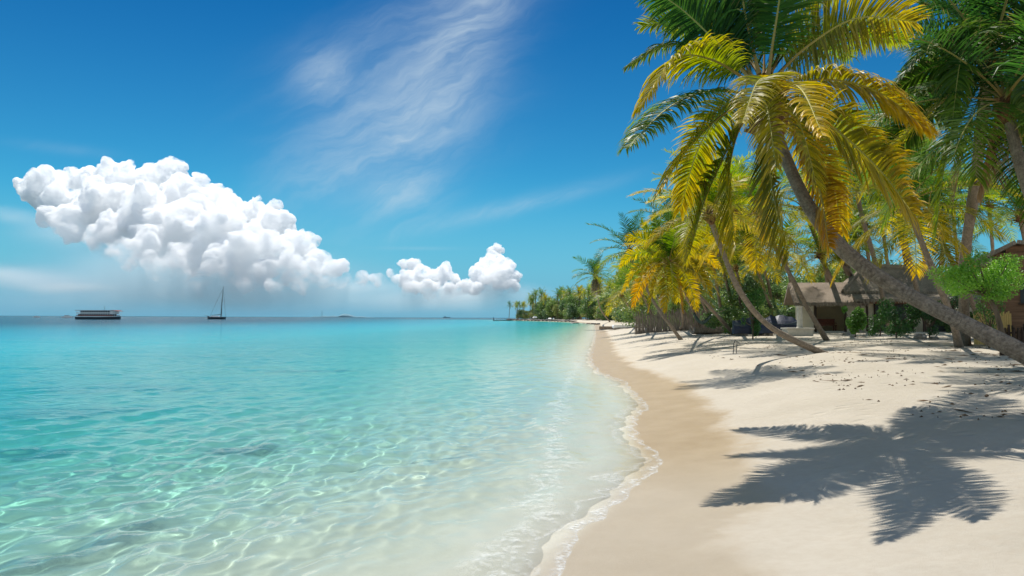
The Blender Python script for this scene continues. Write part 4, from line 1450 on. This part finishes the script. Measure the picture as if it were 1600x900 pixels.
for k, px_ in enumerate(range(1140, 1600, 30)):
    q = rg.uniform(56, 76) if not 1235 < px_ < 1500 else rg.uniform(78, 92)
    bush(px_, 497, q, rg.uniform(3, 5), rg.uniform(1.2, 2.4), 1100, .26, 700 + k, "shadowy undergrowth bush behind the grove trunks", GREENS[k % 4])["group"] = "undergrowth bushes behind the grove"

# ------------------------------------------------------------------ buildings
THATCH = None


def thatch_mat(name, a, b_):
    m, nt = new_mat(name)
    N = NT(nt)
    P = N.obj()
    st = N.noise(N.mapping(P, scale=(7, 7, .9)), 3.0, 6, .7)
    big = N.noise(P, .7, 4, .6)
    c = N.mix(N.maprange(st, .3, .7), a, b_)
    c = N.mix(N.maprange(big, .4, .7, 0, .5), c, (.09, .075, .065))
    p = N.n('ShaderNodeBsdfPrincipled', Base_Color=c, Roughness=.95)
    p.inputs['Specular IOR Level'].default_value = .1
    N.set(p.inputs['Normal'], N.bump(st, 1.0, .12))
    N.out(p)
    return m


THATCH = thatch_mat("grey thatch", (.20, .165, .125), (.50, .42, .33))
THATCH_L = thatch_mat("pale thatch", (.24, .19, .15), (.46, .38, .30))
CREAM = pbsdf("cream plaster", (.74, .66, .50), .9, .15, var=.07, scale=2, bump=.2)
DARKW = pbsdf("dark timber", (.055, .035, .025), .7, .2, var=.35, scale=6, stretch=(1, 1, .2))
REDW = pbsdf("red brown timber", (.24, .085, .05), .6, .3, var=.25, scale=8)
BROWN = pbsdf("brown boards", (.20, .115, .07), .85, .15, var=.35, scale=4, stretch=(.25, 1, 3), bump=.4)
BAMBOO = pbsdf("yellow bamboo", (.52, .37, .13), .6, .3, var=.3, scale=9, stretch=(3, 3, .3), bump=.3)
STICK = pbsdf("weathered sticks", (.27, .22, .18), .95, .1, var=.45, scale=5, stretch=(2, 2, .4))
NAVY = pbsdf("navy tarpaulin", (.018, .024, .05), .5, .4, var=.3, scale=3, bump=.5, bscale=5)
CONC = pbsdf("pale concrete", (.52, .49, .43), .9, .2, var=.18, scale=4, bump=.3)
ROCK = pbsdf("grey rock", (.27, .25, .22), .9, .2, var=.4, scale=3, bump=.8, bscale=7)
DROCK = pbsdf("wet dark rock", (.07, .065, .06), .6, .4, var=.4, scale=2, bump=.8, bscale=5)
INTER = pbsdf("warm plaster inside porch", (.80, .68, .45), .9, .1, var=.06, scale=2)
WHITEP = pbsdf("white paint", (.80, .80, .78), .45, .4, var=.05, scale=3)
HULLD = pbsdf("dark hull paint", (.03, .045, .06), .4, .5, var=.2, scale=2)
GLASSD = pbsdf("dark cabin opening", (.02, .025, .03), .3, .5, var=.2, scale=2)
REDH = pbsdf("red brown awning", (.32, .10, .07), .7, .2, var=.2, scale=3)
METAL = pbsdf("dark metal", (.06, .06, .065), .45, .5, metal=.6, var=.2)
SAIL = pbsdf("green canvas", (.05, .07, .055), .85, .1, var=.25, scale=4)
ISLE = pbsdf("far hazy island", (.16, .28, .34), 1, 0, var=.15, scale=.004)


def slab_roof(mb, corners, th):
    """A thick sloping roof plane from four corners (counter-clockwise from outside)."""
    a = [Vector(c) for c in corners]
    n = (a[1] - a[0]).cross(a[3] - a[0]).normalized() * th
    lo = [p - n for p in a]
    mb.add(a + lo, [(0, 1, 2, 3), (7, 6, 5, 4), (0, 4, 5, 1), (1, 5, 6, 2), (2, 6, 7, 3), (3, 7, 4, 0)])


def fringe(mb, p0, p1, n, ln, seed, out=(0, -1, 0)):
    """Ragged straw along an eave."""
    rg_ = random.Random(seed)
    p0, p1 = Vector(p0), Vector(p1)
    d = (p1 - p0); e = d.normalized(); o = Vector(out)
    for i in range(n):
        t = (i + rg_.random()) / n
        p = p0 + d * t + o * rg_.uniform(-.02, .08)
        w = e * rg_.uniform(.04, .10)
        q = p + Vector((0, 0, -ln * rg_.uniform(.4, 1.2))) + e * rg_.uniform(-.06, .06) + o * rg_.uniform(0, .08)
        k = o * .03
        mb.add([p - w, p + w, q + w * .3, q - w * .3, p - w + k, p + w + k, q + w * .3 + k, q - w * .3 + k],
               [(0, 1, 2, 3), (7, 6, 5, 4), (0, 4, 5, 1), (1, 5, 6, 2), (2, 6, 7, 3), (3, 7, 4, 0)])


# thatched cottage: local x along the front, y into the depth, z up; origin on the ground at the front left corner
HY = 58.0
hx = at(1258, 500, HY).x
hz0 = ground(hx + 6, HY)
cot = empty("thatched_cottage", (hx, HY, hz0), "cream walled cottage with two tiered grey thatched roof behind the bent palms", "cottage")
cot.rotation_euler = (0, 0, R(-14))
S_ = HY / F_PX
mb = MB()                                    # walls
mb.box((2.15, 5.6, 1.15), (4.3, .2, 2.7)).box((.1, 3.7, 1.15), (.2, 3.6, 2.7)).box((.55, 1.95, 1.15), (.7, .12, 2.7)).box((3.75, 1.95, 1.15), (1.1, .12, 2.7))
mb.box((8.6, 2.6, 1.2), (8.2, .2, 2.8)).box((12.6, 5.4, 1.2), (.2, 5.4, 2.8)).box((8.6, 8.1, 1.2), (8.2, .2, 2.8)).box((4.5, 5.2, 1.2), (.2, 5.2, 2.8))
mb.build("wall", CREAM, cot)
MB().box((2.15, 5.45, 1.2), (3.9, .1, 2.5)).build("porch_back", INTER, cot)
MB().box((2.15, 3.5, -.06), (4.6, 4.6, .3)).box((8.6, 1.4, -.05), (8.4, 2.6, .28)).build("floor_slab", CONC, cot)
for x_ in (.95, 3.15, 4.6, 6.6, 8.6, 10.6, 12.5):
    MB().box((x_, 1.2 if x_ < 4 else .55, 1.25), (.16, .16, 2.5)).build("post", DARKW, cot)
MB().box((2.05, 1.2, 2.45), (2.5, .14, .2)).build("beam", DARKW, cot)
MB().box((8.6, .5, 2.42), (8.3, .16, .34)).build("fascia", BROWN, cot)
for x_, w in ((6.1, 1.0), (7.7, 1.1), (10.4, 1.3)):
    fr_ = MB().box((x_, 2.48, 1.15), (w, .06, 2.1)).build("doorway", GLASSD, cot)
    MB().box((x_ - w / 2 - .06, 2.46, 1.18), (.1, .1, 2.2)).box((x_ + w / 2 + .06, 2.46, 1.18), (.1, .1, 2.2)).box((x_, 2.46, 2.27), (w + .22, .1, .1)).build("frame", DARKW, fr_)
mb = MB()                                    # roof of the low wing
slab_roof(mb, [(-.7, .5, 2.35), (4.6, .5, 2.35), (4.6, 4.6, 4.1), (-.7, 4.6, 4.1)], .28)
slab_roof(mb, [(4.6, 8.0, 2.5), (-.7, 8.0, 2.5), (-.7, 4.6, 4.1), (4.6, 4.6, 4.1)], .28)
fringe(mb, (-.7, .5, 2.3), (4.6, .5, 2.3), 90, .28, 1)
mb.build("wing_roof", THATCH_L, cot)
mb = MB()                                    # main hip roof, two tiers
ap, aq = (5.4, 5.2, 5.55), (9.2, 5.2, 5.3)
m0, m1, m2, m3 = (3.2, 2.2, 3.35), (12.6, 2.2, 3.2), (12.6, 8.6, 3.2), (3.2, 8.6, 3.35)
slab_roof(mb, [m0, m1, aq, ap], .30)
slab_roof(mb, [m2, m3, ap, aq], .30)
mb.add([Vector(m3), Vector(m0), Vector(ap)], [(0, 1, 2)])
mb.add([Vector(m1), Vector(m2), Vector(aq)], [(0, 1, 2)])
fringe(mb, m0, m1, 150, .35, 2)
fringe(mb, m3, m0, 80, .3, 5, (-1, 0, 0))
mb.tube([ap, ((ap[0] + aq[0]) / 2, 5.2, 5.38), aq], [.2, .22, .2], 8)
mb.tube([m0, ((m0[0] + ap[0]) / 2, 3.7, 4.47), ap], [.14, .15, .15], 6)
mb.build("roof", THATCH, cot)
mb = MB()
slab_roof(mb, [(3.7, .1, 2.62), (13.2, .1, 2.62), (13.2, 3.2, 3.3), (3.7, 3.2, 3.3)], .22)
fringe(mb, (3.7, .1, 2.58), (13.2, .1, 2.58), 150, .3, 3)
mb.build("lower_roof", THATCH, cot)

# bench on the porch
bx = at(1302, 500, HY + .9)
be = empty("porch_bench", (bx.x, HY + 2.6, hz0 + .09), "red brown wooden bench on the cottage porch", "bench")
MB().box((0, 0, .42), (1.9, .5, .07)).build("seat", REDW, be)
MB().box((0, .24, .72), (1.9, .06, .5)).build("backrest", REDW, be)
for sx in (-.85, .85):
    for sy in (-.2, .2):
        MB().box((sx, sy, .2), (.08, .08, .4)).build("leg", REDW, be)
for sx in (-.9, .9):
    MB().box((sx, 0, .62), (.06, .5, .06)).build("armrest", REDW, be)

# plank building on the right
PY = 33.0
k = PY / F_PX
px0 = at(1536, 500, PY).x
pz = ground(px0 + 2, PY)
pk = empty("plank_building", (px0, PY, pz), "brown plank building with gable roof behind the bright green bush", "building")
pk.rotation_euler = (0, 0, R(-33))
zt = at(1570, 386, PY).z - pz
ze = at(1536, 410, PY).z - pz
mb = MB()
wide = 4.6
n_b = 15
for i in range(n_b):                         # overlapping boards up to the gable
    z0, z1 = zt * i / n_b, zt * (i + 1) / n_b
    zm = (z0 + z1) / 2
    if zm < ze: xa, xb = 0, wide
    else:
        t = (zm - ze) / (zt - ze); xa, xb = 1.15 * t, wide - 3.2 * t
    mb.box(((xa + xb) / 2, .03 + .004 * (i % 2), zm), (xb - xa, .07, (z1 - z0) * .97), 0, R(4))
mb.build("plank_wall", BROWN, pk)
MB().box((0.02, 3, ze / 2), (.12, 5.8, ze)).box((wide, 3, ze / 2), (.12, 5.8, ze)).box((wide / 2, 5.9, ze / 2), (wide, .12, ze)).build("side_wall", BROWN, pk)
mb = MB()
slab_roof(mb, [(-.55, -.5, ze - .25), (1.3, -.5, zt + .05), (1.3, 6.3, zt + .05), (-.55, 6.3, ze - .25)], -.16)
slab_roof(mb, [(1.3, -.5, zt + .05), (wide + .5, -.5, ze + .1), (wide + .5, 6.3, ze + .1), (1.3, 6.3, zt + .05)], -.16)
mb.build("roof", THATCH, pk)
MB().tube([(-.75, -.55, ze - .35), (.4, -.5, ze + .05)], .13, 8).build("eave_pole", STICK, pk)
w_o = MB().box((1.85, -.03, ze * .62), (.9, .06, .9)).build("window", GLASSD, pk)
MB().box((1.85, -.07, ze * .62 + .48), (1.05, .06, .07)).box((1.85, -.07, ze * .62 - .48), (1.05, .06, .07)).build("frame", DARKW, w_o)
mb = MB()
for i in range(22):
    mb.tube([(-.95 + i * .075, -.9, 0), (-.95 + i * .075, -.9, 1.35 + .05 * (i % 3))], .036, 6)
o = mb.build("bamboo_screen", BAMBOO, None, loc=(px0, PY, pz))
tag(o, "yellow bamboo screen standing at the plank building's corner", "screen")


def stake_fence(name, px0_, px1_, dep, h, n, mat, label, seed, lean=.06):
    a, b = at(px0_, 500, dep), at(px1_, 500, dep)
    rg_ = random.Random(seed)
    mb = MB()
    for i in range(n):
        t = i / (n - 1)
        x = (b.x - a.x) * t
        z = ground(a.x + x, dep) - ground(a.x, dep)
        mb.tube([(x, 0, z - .1), (x + rg_.gauss(0, lean), rg_.gauss(0, .05), z + h * rg_.uniform(.75, 1.1))], [rg_.uniform(.03, .06), rg_.uniform(.02, .04)], 5)
    for z in (.3, .75):
        mb.tube([(0, .06, h * z), (b.x - a.x, .06, h * z + ground(b.x, dep) - ground(a.x, dep))], .035, 5)
    o = mb.build(name, mat, None, loc=(a.x, dep, ground(a.x, dep)))
    return tag(o, label, "fence")


stake_fence("stick_fence", 992, 1128, 80, 2.3, 210, STICK, "grey brown stick fence behind the low golden palm's trunks", 1, .14)
stake_fence("picket_fence", 1562, 1640, 25, 1.0, 34, DARKW, "dark picket fence under the plank building, behind the big trunk", 2, .01)

# beached boats under tarpaulin
def covered_boat(px, py, dep, ln, w, h, label, rz):
    c = g_at(px, py) if dep is None else Vector((at(px, py, dep).x, dep, 0))
    c.z = ground(c.x, c.y)
    root = empty("covered_boat", c, label, "boat")
    root.rotation_euler = (0, 0, rz)
    hull, tarp = [], []
    for i in range(11):
        t = i / 10 * 2 - 1
        ww = w / 2 * (1 - abs(t) ** 2.6 * .85); zz = .25 * h * abs(t) ** 2
        hull.append([(t * ln / 2, ww * math.cos(a) , .12 + h * .5 + zz + h * .5 * min(0, math.sin(a)) if math.sin(a) < 0 else .12 + h * .5 + zz) for a in [k2 * math.pi / 7 for k2 in range(14)]])
        hh_ = h * (1 - .28 * t * t + .05 * math.sin(i * 2.6))
        tarp.append([(t * ln / 2, y_ * (ww + .06), z_ * hh_ + .03 * math.sin(i * 1.7 + j)) for j, (y_, z_) in enumerate(
            ((-1.04, .16), (-1.0, .50), (-.62, .74), (-.06, 1.0), (.06, 1.0), (.62, .72), (1.0, .48), (1.04, .16)))])
    MB().loft(hull).build("hull", HULLD, root, True)
    MB().loft(tarp).build("tarpaulin", NAVY, root)
    MB().box((-ln * .25, 0, .1), (.2, w * .9, .22)).box((ln * .25, 0, .1), (.2, w * .9, .22)).build("chock", STICK, root)
    return root


covered_boat(1172, 505, 54, 2.7, 1.5, 1.35, "beached boat under dark navy tarpaulin partly behind the curved palm trunk", R(12))
covered_boat(1218, 508, 52, 2.9, 1.7, 1.45, "larger navy covered boat beside the low concrete plinth", R(-6))

q = Vector((at(1246, 505, 50).x, 50, 0)); q.z = ground(q.x, 50)
o = MB().box((0, 0, .22), (1.7, 1.1, .5)).box((0, 0, .5), (1.84, 1.24, .09)).build("concrete_plinth", CONC, None, loc=q)
tag(o, "low pale concrete plinth on the sand beside the navy covered boat", "plinth")
o = MB().tube([(0, 0, .54), (0, 0, .62), (0, 0, 1.9), (0, 0, 2.0)], [.24, .19, .17, .24], 12).build("concrete_column", CONC, None, loc=q + Vector((.2, .1, 0)))
tag(o, "round beige column standing on the low concrete plinth", "column")

# hammock of green canvas
a_, b_ = at(1076, 472, 58), at(1112, 493, 55)
rings = []
for i in range(13):
    t = i / 12
    p = a_.lerp(b_, t) + Vector((0, 0, -1.1 * math.sin(math.pi * t) ** 1.0))
    w = .12 + .75 * math.sin(math.pi * t) ** .6
    rings.append([p + Vector((.02, -w * .5, .16 * w)), p + Vector((0, -w * .2, -.05)), p + Vector((0, w * .2, -.05)), p + Vector((0, w * .5, .2)),
                  p + Vector((0, w * .2, -.02)), p + Vector((0, -w * .2, -.02))])
org = Vector(rings[6][1])
mb = MB().loft([[v_ - org for v_ in r_] for r_ in rings])
hm = mb.build("hammock", SAIL, None, True, org)
tag(hm, "dark green canvas hammock slung between palms in front of the stick fence", "hammock")
MB().tube([a_ - org, a_ - org + Vector((-.9, .3, .5))], .02, 5).tube([b_ - org, b_ - org + Vector((1.0, -.2, .45))], .02, 5).build("rope", STICK, hm)

# little metal ladder stuck in the sand
q = g_at(1148, 553)
ld = empty("metal_ladder", q, "small dark metal ladder stuck upright in the sand", "ladder")
k = q.y / F_PX
for s_ in (-1, 1):
    MB().tube([(s_ * 2.5 * k, 0, -.1), (s_ * 2.5 * k + 1.2 * k, .02, 12 * k), (s_ * 2.2 * k + 2.0 * k, .03, 20 * k)], .016, 6).build("rail", METAL, ld)
for z_ in (6, 12, 18):
    MB().tube([(-2.5 * k + z_ * .1 * k, .02, z_ * k), (2.5 * k + z_ * .1 * k, .02, z_ * k)], .013, 6).build("rung", METAL, ld)


def rock(px, py, w, h, seed, mat, label, name="boulder", dep=None, group=None, cat="rock", dy=None):
    q = g_at(px, py) if dep is None else Vector((at(px, py, dep).x, dep, 0))
    gz_ = ground(q.x, q.y)
    k = q.y / F_PX
    v0, f0 = ico(3)
    rg_ = np.random.RandomState(seed)
    n1 = fnoise(v0[:, 0] * 1.0 + 5, v0[:, 1] + v0[:, 2] * 1.3, seed, 1.5, 3)
    v = v0 * (1 + .22 * n1)[:, None]
    v[:, 2] = np.clip(v[:, 2], -.6, .75)
    v = v * np.array([w * k / 2, (dy or w * .7) * k / 2, h * k / 1.3])
    me = np_mesh(name, v, f0, smooth=False)
    o = link_mesh(name, me, mat, None, (q.x, q.y, max(gz_, -.4) + h * k * .2))
    return tag(o, label, cat, group)


rock(1438, 512, 20, 12, 1, ROCK, "pale grey rounded boulder in front of the dark hedge", dep=41)
rock(1460, 513, 14, 6, 2, ROCK, "flat pale stone next to the grey boulder", dep=41)
rock(1322, 513, 12, 7, 12, ROCK, "pale stone beside the cottage step", dep=50)
rock(898, 505, 16, 4, 3, DROCK, "long dark flat rock lying in the shallows off the beach's far end", dep=330)
for i, (x_, y_, w_2) in enumerate(((912, 506, 6), (919, 506, 8), (926, 505, 7), (930, 507, 5), (935, 504, 6), (905, 504, 5))):
    rock(x_, y_, w_2, 3, 20 + i, DROCK, "small dark rock in the shallows beside the long flat rock", dep=300 - i * 9, group="dark rocks at the waterline")
for i in range(20):
    px_ = 792 + i * 5.4 + rg.uniform(-1, 1)
    s = 1 - i / 20 * .62
    q = bay(.985 - i * .024, 2.0)
    o = rock(q[0] / q[1] * F_PX + 800, 498, rg.uniform(7, 12), 2.6, 50 + i, DROCK, "low dark rock of the rocky edge below the far tree belt", dep=q[1], group="rocks along the far point")
# tents and sheds on the far strand
for px_, w_2, h_2, lab in ((837, 8, 5.5, "largest white canvas tent on the far strand below the trees"), (860, 6, 3.2, "low white canvas tent between two others on the far strand"),
                           (867, 3, 2.6, "smallest white canvas tent on the far strand, nearest the beach")):
    s = min(1, max(0, .93 - (px_ - 800) / 130 * .5))
    q = None
    for st in np.linspace(.3, .99, 120):
        p = bay(st, 7)
        if abs(p[0] / p[1] * F_PX + 800 - px_) < 2: q = p
    if q is None: q = bay(s, 7)
    k = q[1] / F_PX
    g_ = ground(q[0], q[1])
    root = empty("beach_tent", (q[0], q[1], g_), lab, "tent")
    W_, Hh = w_2 * k, h_2 * k
    mb = MB()
    mb.add([(-W_ / 2, -W_ / 3, Hh * .5), (W_ / 2, -W_ / 3, Hh * .5), (W_ / 2, W_ / 3, Hh * .5), (-W_ / 2, W_ / 3, Hh * .5), (-W_ * .25, 0, Hh), (W_ * .25, 0, Hh)],
           [(0, 1, 5, 4), (2, 3, 4, 5), (1, 2, 5), (3, 0, 4), (3, 2, 1, 0)])
    mb.box((0, 0, Hh * .47), (W_, W_ * .66, Hh * .04))
    mb.build("canopy", WHITEP, root)
    for sx in (-1, 1):
        for sy in (-1, 1):
            MB().tube([(sx * W_ * .46, sy * W_ * .3, 0), (sx * W_ * .46, sy * W_ * .3, Hh * .5)], .12, 5).build("pole", METAL, root)

# beached dinghies
def dinghy(px, py, dep, ln, label, mat, rz):
    q = Vector((at(px, py, dep).x, dep, 0)); q.z = ground(q.x, q.y)
    root = empty("dinghy", q, label, "boat"); root.rotation_euler = (0, 0, rz)
    rings, inner = [], []
    for i in range(11):
        t = i / 10 * 2 - 1
        w = ln * .17 * (1 - max(0, t) ** 2.2 * .93) * (1 - max(0, -t) ** 3 * .3)
        zz = .55 + .25 * max(0, t) ** 2
        rings.append([(t * ln / 2, -w, zz), (t * ln / 2, -w * .8, .15), (t * ln / 2, 0, .0 + .2 * max(0, t) ** 3), (t * ln / 2, w * .8, .15), (t * ln / 2, w, zz), (t * ln / 2, w * .86, zz), (t * ln / 2, 0, .22), (t * ln / 2, -w * .86, zz)])
    MB().loft(rings).build("hull", mat, root)
    for x_ in (-.2, .15):
        MB().box((x_ * ln, 0, .42), (.22, ln * .28, .04)).build("thwart", STICK, root)


dinghy(981, 499, 120, 5.0, "white dinghy drawn up under the small yellow palm", WHITEP, R(10))
dinghy(962, 501, 125, 5.5, "grey wooden dinghy lying beyond the white one", STICK, R(-8))
dinghy(1110, 507, 62, 3.6, "weathered wooden dinghy near the hammock", STICK, R(20))

# pier of the point
pa, pb = at(771, 499, 560), at(800, 499, 600)
mb = MB()
pr = empty("breakwater", (pa.x, pa.y, 0), "long thin dark breakwater running out from the far point", "breakwater")
L_ = pb - pa
rings = []
for i in range(25):
    t = i / 24; p = Vector((L_.x * t, L_.y * t, 0)); h_ = .55 + .25 * math.sin(i * 2.7) * math.sin(i * 1.3)
    rings.append([p + Vector((0, -2, -2)), p + Vector((0, -1.2, h_)), p + Vector((0, 1.2, h_)), p + Vector((0, 2, -2))])
mb.loft(rings); mb.build("rubble_wall", DROCK, pr)
MB().tube([(0, 0, -1), (0, 0, 2.4), (0, 0, 2.6)], [.35, .32, .45], 8).build("end_post", HULLD, pr)

# ------------------------------------------------------------------ boats at sea
def on_sea(px, dep):
    q = at(px, 495, dep)
    return Vector((q.x, dep, 0))


FD = 520.0
fk = FD / F_PX
fe = empty("ferry", on_sea(155, FD), "white two decked excursion ferry with dark open sides on the horizon", "ferry")
Lf = 68 * fk
hull = []
for i in range(13):
    t = i / 12 * 2 - 1
    w = 4.2 * (1 - max(0, t) ** 3 * .8)
    hull.append([(t * Lf / 2, -w, 1.7 + .5 * max(0, t) ** 2), (t * Lf / 2 * .985, -w * .85, -.8), (t * Lf / 2 * .985, w * .85, -.8), (t * Lf / 2, w, 1.7 + .5 * max(0, t) ** 2)])
MB().loft(hull).build("hull", HULLD, fe)
MB().box((-.5, 0, 2.05), (Lf * .93, 7.6, .35)).build("main_deck", WHITEP, fe)
MB().box((-1.0, 0, 3.9), (Lf * .90, 7.9, .3)).build("upper_deck", WHITEP, fe)
MB().box((-1.0, 0, 6.3), (Lf * .94, 8.2, .24)).box((Lf * .44, 0, 6.1), (Lf * .14, 6.4, .2), 0, 0, R(9)).build("roof", REDH, fe)
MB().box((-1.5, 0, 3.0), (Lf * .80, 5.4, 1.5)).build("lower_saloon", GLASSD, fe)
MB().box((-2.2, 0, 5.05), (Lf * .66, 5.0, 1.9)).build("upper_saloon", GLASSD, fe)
MB().box((Lf * .36, 0, 5.1), (2.6, 6, 2.1)).build("wheelhouse", WHITEP, fe)
for i in range(17):
    for sy in (-3.9, 3.9):
        for z_, h_ in ((3.0, 1.7), (5.15, 2.3)):
            MB().box((-Lf * .44 + i * Lf * .055, sy, z_), (.14, .12, h_)).build("stanchion", WHITEP, fe)
for sy in (-3.98, 3.98):
    for z_ in (2.75, 4.75):
        MB().box((-1.0, sy, z_), (Lf * .88, .07, .42)).build("railing", WHITEP if z_ > 3 else REDH, fe)
MB().tube([(Lf * .12, 0, 6.3), (Lf * .12, 0, 9.4)], [.12, .07], 6).build("mast", METAL, fe)
fe.rotation_euler = (0, 0, R(-4))

SD = 640.0
sk = SD / F_PX
sb = empty("sailing_boat", on_sea(338, SD), "sailing boat at anchor with tall bare mast and dark rigging", "sailing boat")
Ls = 28 * sk
hull = []
for i in range(13):
    t = i / 12 * 2 - 1
    w = 2.2 * (1 - max(0, -t) ** 2.2 * .95) * (1 - max(0, t) ** 3 * .35)
    zt_ = 1.9 + .9 * max(0, -t) ** 2
    hull.append([(t * Ls / 2, -w, zt_), (t * Ls / 2, -w * .75, .3), (t * Ls / 2 * .9, 0, -.7), (t * Ls / 2, w * .75, .3), (t * Ls / 2, w, zt_)])
MB().loft(hull).build("hull", HULLD, sb)
MB().box((0, 0, 1.95), (Ls * .8, 3.2, .22)).build("deck", WHITEP, sb)
MB().box((-1.0, 0, 2.5), (Ls * .42, 2.2, .9)).build("cabin", WHITEP, sb)
MB().tube([(-Ls * .42, 0, 2.6), (-Ls * .72, 0, 3.6)], [.16, .08], 6).build("bowsprit", METAL, sb)
hm_ = 51 * sk
MB().tube([(4.0, 0, 1.8), (4.6, 0, hm_ * .5), (5.4, 0, hm_)], [.34, .28, .14], 8).build("mast", METAL, sb)
MB().tube([(4.1, 0, 4.2), (-4.4, 0, 3.4)], [.26, .18], 6).build("boom", METAL, sb)
for p, q in (((-5.5, 0, 2.6), (5.2, 0, hm_ * .93)), ((7.8, 0, 2.0), (5.2, 0, hm_ * .93)), ((4, -2, 2), (5.1, 0, hm_ * .8)), ((4, 2, 2), (5.1, 0, hm_ * .8))):
    MB().tube([p, (Vector(p) + Vector(q)) / 2 + Vector((.35 if p[0] > 6 else -.3, 0, 0)), q], .085, 5).build("stay", METAL, sb)

for px_, dep, sc, lab in ((105, 900, 1.0, "tiny white motorboat just left of the ferry"), (57, 1000, .7, "tinier white motorboat far left of the ferry"), (345, 1150, .6, "white motorboat speck behind the sailing boat")):
    r_ = empty("motorboat", on_sea(px_, dep), lab, "boat")
    L2 = 13 * sc
    hull = []
    for i in range(9):
        t = i / 8 * 2 - 1
        w = 1.9 * sc * (1 - max(0, t) ** 2.4 * .9)
        hull.append([(t * L2 / 2, -w, 1.6 * sc + .5 * max(0, t)), (t * L2 / 2 * .95, -w * .7, -.3), (t * L2 / 2 * .95, w * .7, -.3), (t * L2 / 2, w, 1.6 * sc + .5 * max(0, t))])
    MB().loft(hull).build("hull", WHITEP, r_)
    MB().box((-.5 * sc, 0, 2.3 * sc), (L2 * .4, 2.6 * sc, 1.5 * sc)).build("cabin", WHITEP, r_)
    MB().box((-.4 * sc, 0, 2.5 * sc), (L2 * .41, 2.64 * sc, .5 * sc)).build("window", GLASSD, r_)
r_ = empty("ship", on_sea(698, 5200), "faint grey ship on the horizon between the two cumulus clouds", "ship")
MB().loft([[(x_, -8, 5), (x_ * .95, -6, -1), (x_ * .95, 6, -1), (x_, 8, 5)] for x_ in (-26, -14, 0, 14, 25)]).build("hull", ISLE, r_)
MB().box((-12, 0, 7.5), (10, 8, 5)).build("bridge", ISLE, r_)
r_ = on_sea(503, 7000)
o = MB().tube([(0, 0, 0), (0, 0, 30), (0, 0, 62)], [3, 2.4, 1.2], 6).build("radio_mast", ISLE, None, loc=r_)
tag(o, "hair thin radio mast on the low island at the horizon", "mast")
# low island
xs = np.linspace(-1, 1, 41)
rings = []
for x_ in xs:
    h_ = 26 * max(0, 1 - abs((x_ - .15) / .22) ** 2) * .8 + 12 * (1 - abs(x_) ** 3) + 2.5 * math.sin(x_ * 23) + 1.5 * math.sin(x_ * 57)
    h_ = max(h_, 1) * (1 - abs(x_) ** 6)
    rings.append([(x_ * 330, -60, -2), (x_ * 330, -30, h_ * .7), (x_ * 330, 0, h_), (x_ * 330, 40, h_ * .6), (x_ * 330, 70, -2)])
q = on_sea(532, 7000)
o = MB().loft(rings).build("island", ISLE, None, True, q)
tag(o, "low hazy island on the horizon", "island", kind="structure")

# ------------------------------------------------------------------ litter on the dry sand
rgl = np.random.RandomState(9)
vs, fs, off = [], [], 0
cnt = 0
while cnt < 1500:
    y = 9 + 48 * rgl.rand() ** 1.3
    x = rgl.uniform(3, .75 * y + 4)
    cluster = fnoise(np.array([x]), np.array([y]), 77, 5, 2)[0]
    if cluster < rgl.uniform(-.6, .9): continue
    d_ = float(shore_d(np.array([x]), np.array([y]))[0])
    if d_ < 4.6 or y < 12 and d_ < 6: continue
    cnt += 1
    z = ground(x, y) if cnt % 1 == 0 else 0
    a = rgl.uniform(0, 6.28); ln = rgl.choice([.025, .05, .10, .3], p=[.5, .28, .15, .07]) * rgl.uniform(.7, 1.4); w = min(ln * .4, .045) * rgl.uniform(.5, 1)
    e = np.array([math.cos(a), math.sin(a), 0]) * ln; n_ = np.array([-math.sin(a), math.cos(a), 0]) * w
    p = np.array([x, y, z + .004]); u3 = np.array([0, 0, rgl.uniform(.015, .035)])
    bend = n_ * rgl.uniform(-1, 1)
    vs.append(np.array([p - e - n_ * .3, p - e + n_ * .3, p + n_ + bend, p - n_ + bend, p + e, p - n_ * .2 + bend + u3, p + n_ * .2 + bend + u3]))
    fs.append(np.array([(0, 3, 5), (0, 5, 6), (0, 6, 1), (1, 6, 2), (3, 4, 5), (5, 4, 6), (6, 4, 2)]) + off); off += 7
me = np_mesh("beach_litter", np.concatenate(vs), np.concatenate(fs))
o = link_mesh("beach_litter", me, pbsdf("dry brown litter", (.13, .085, .05), .9, .1, var=.5, scale=3))
tag(o, "dark bits of husk, twigs and leaves strewn over the dry sand", "litter", kind="stuff")
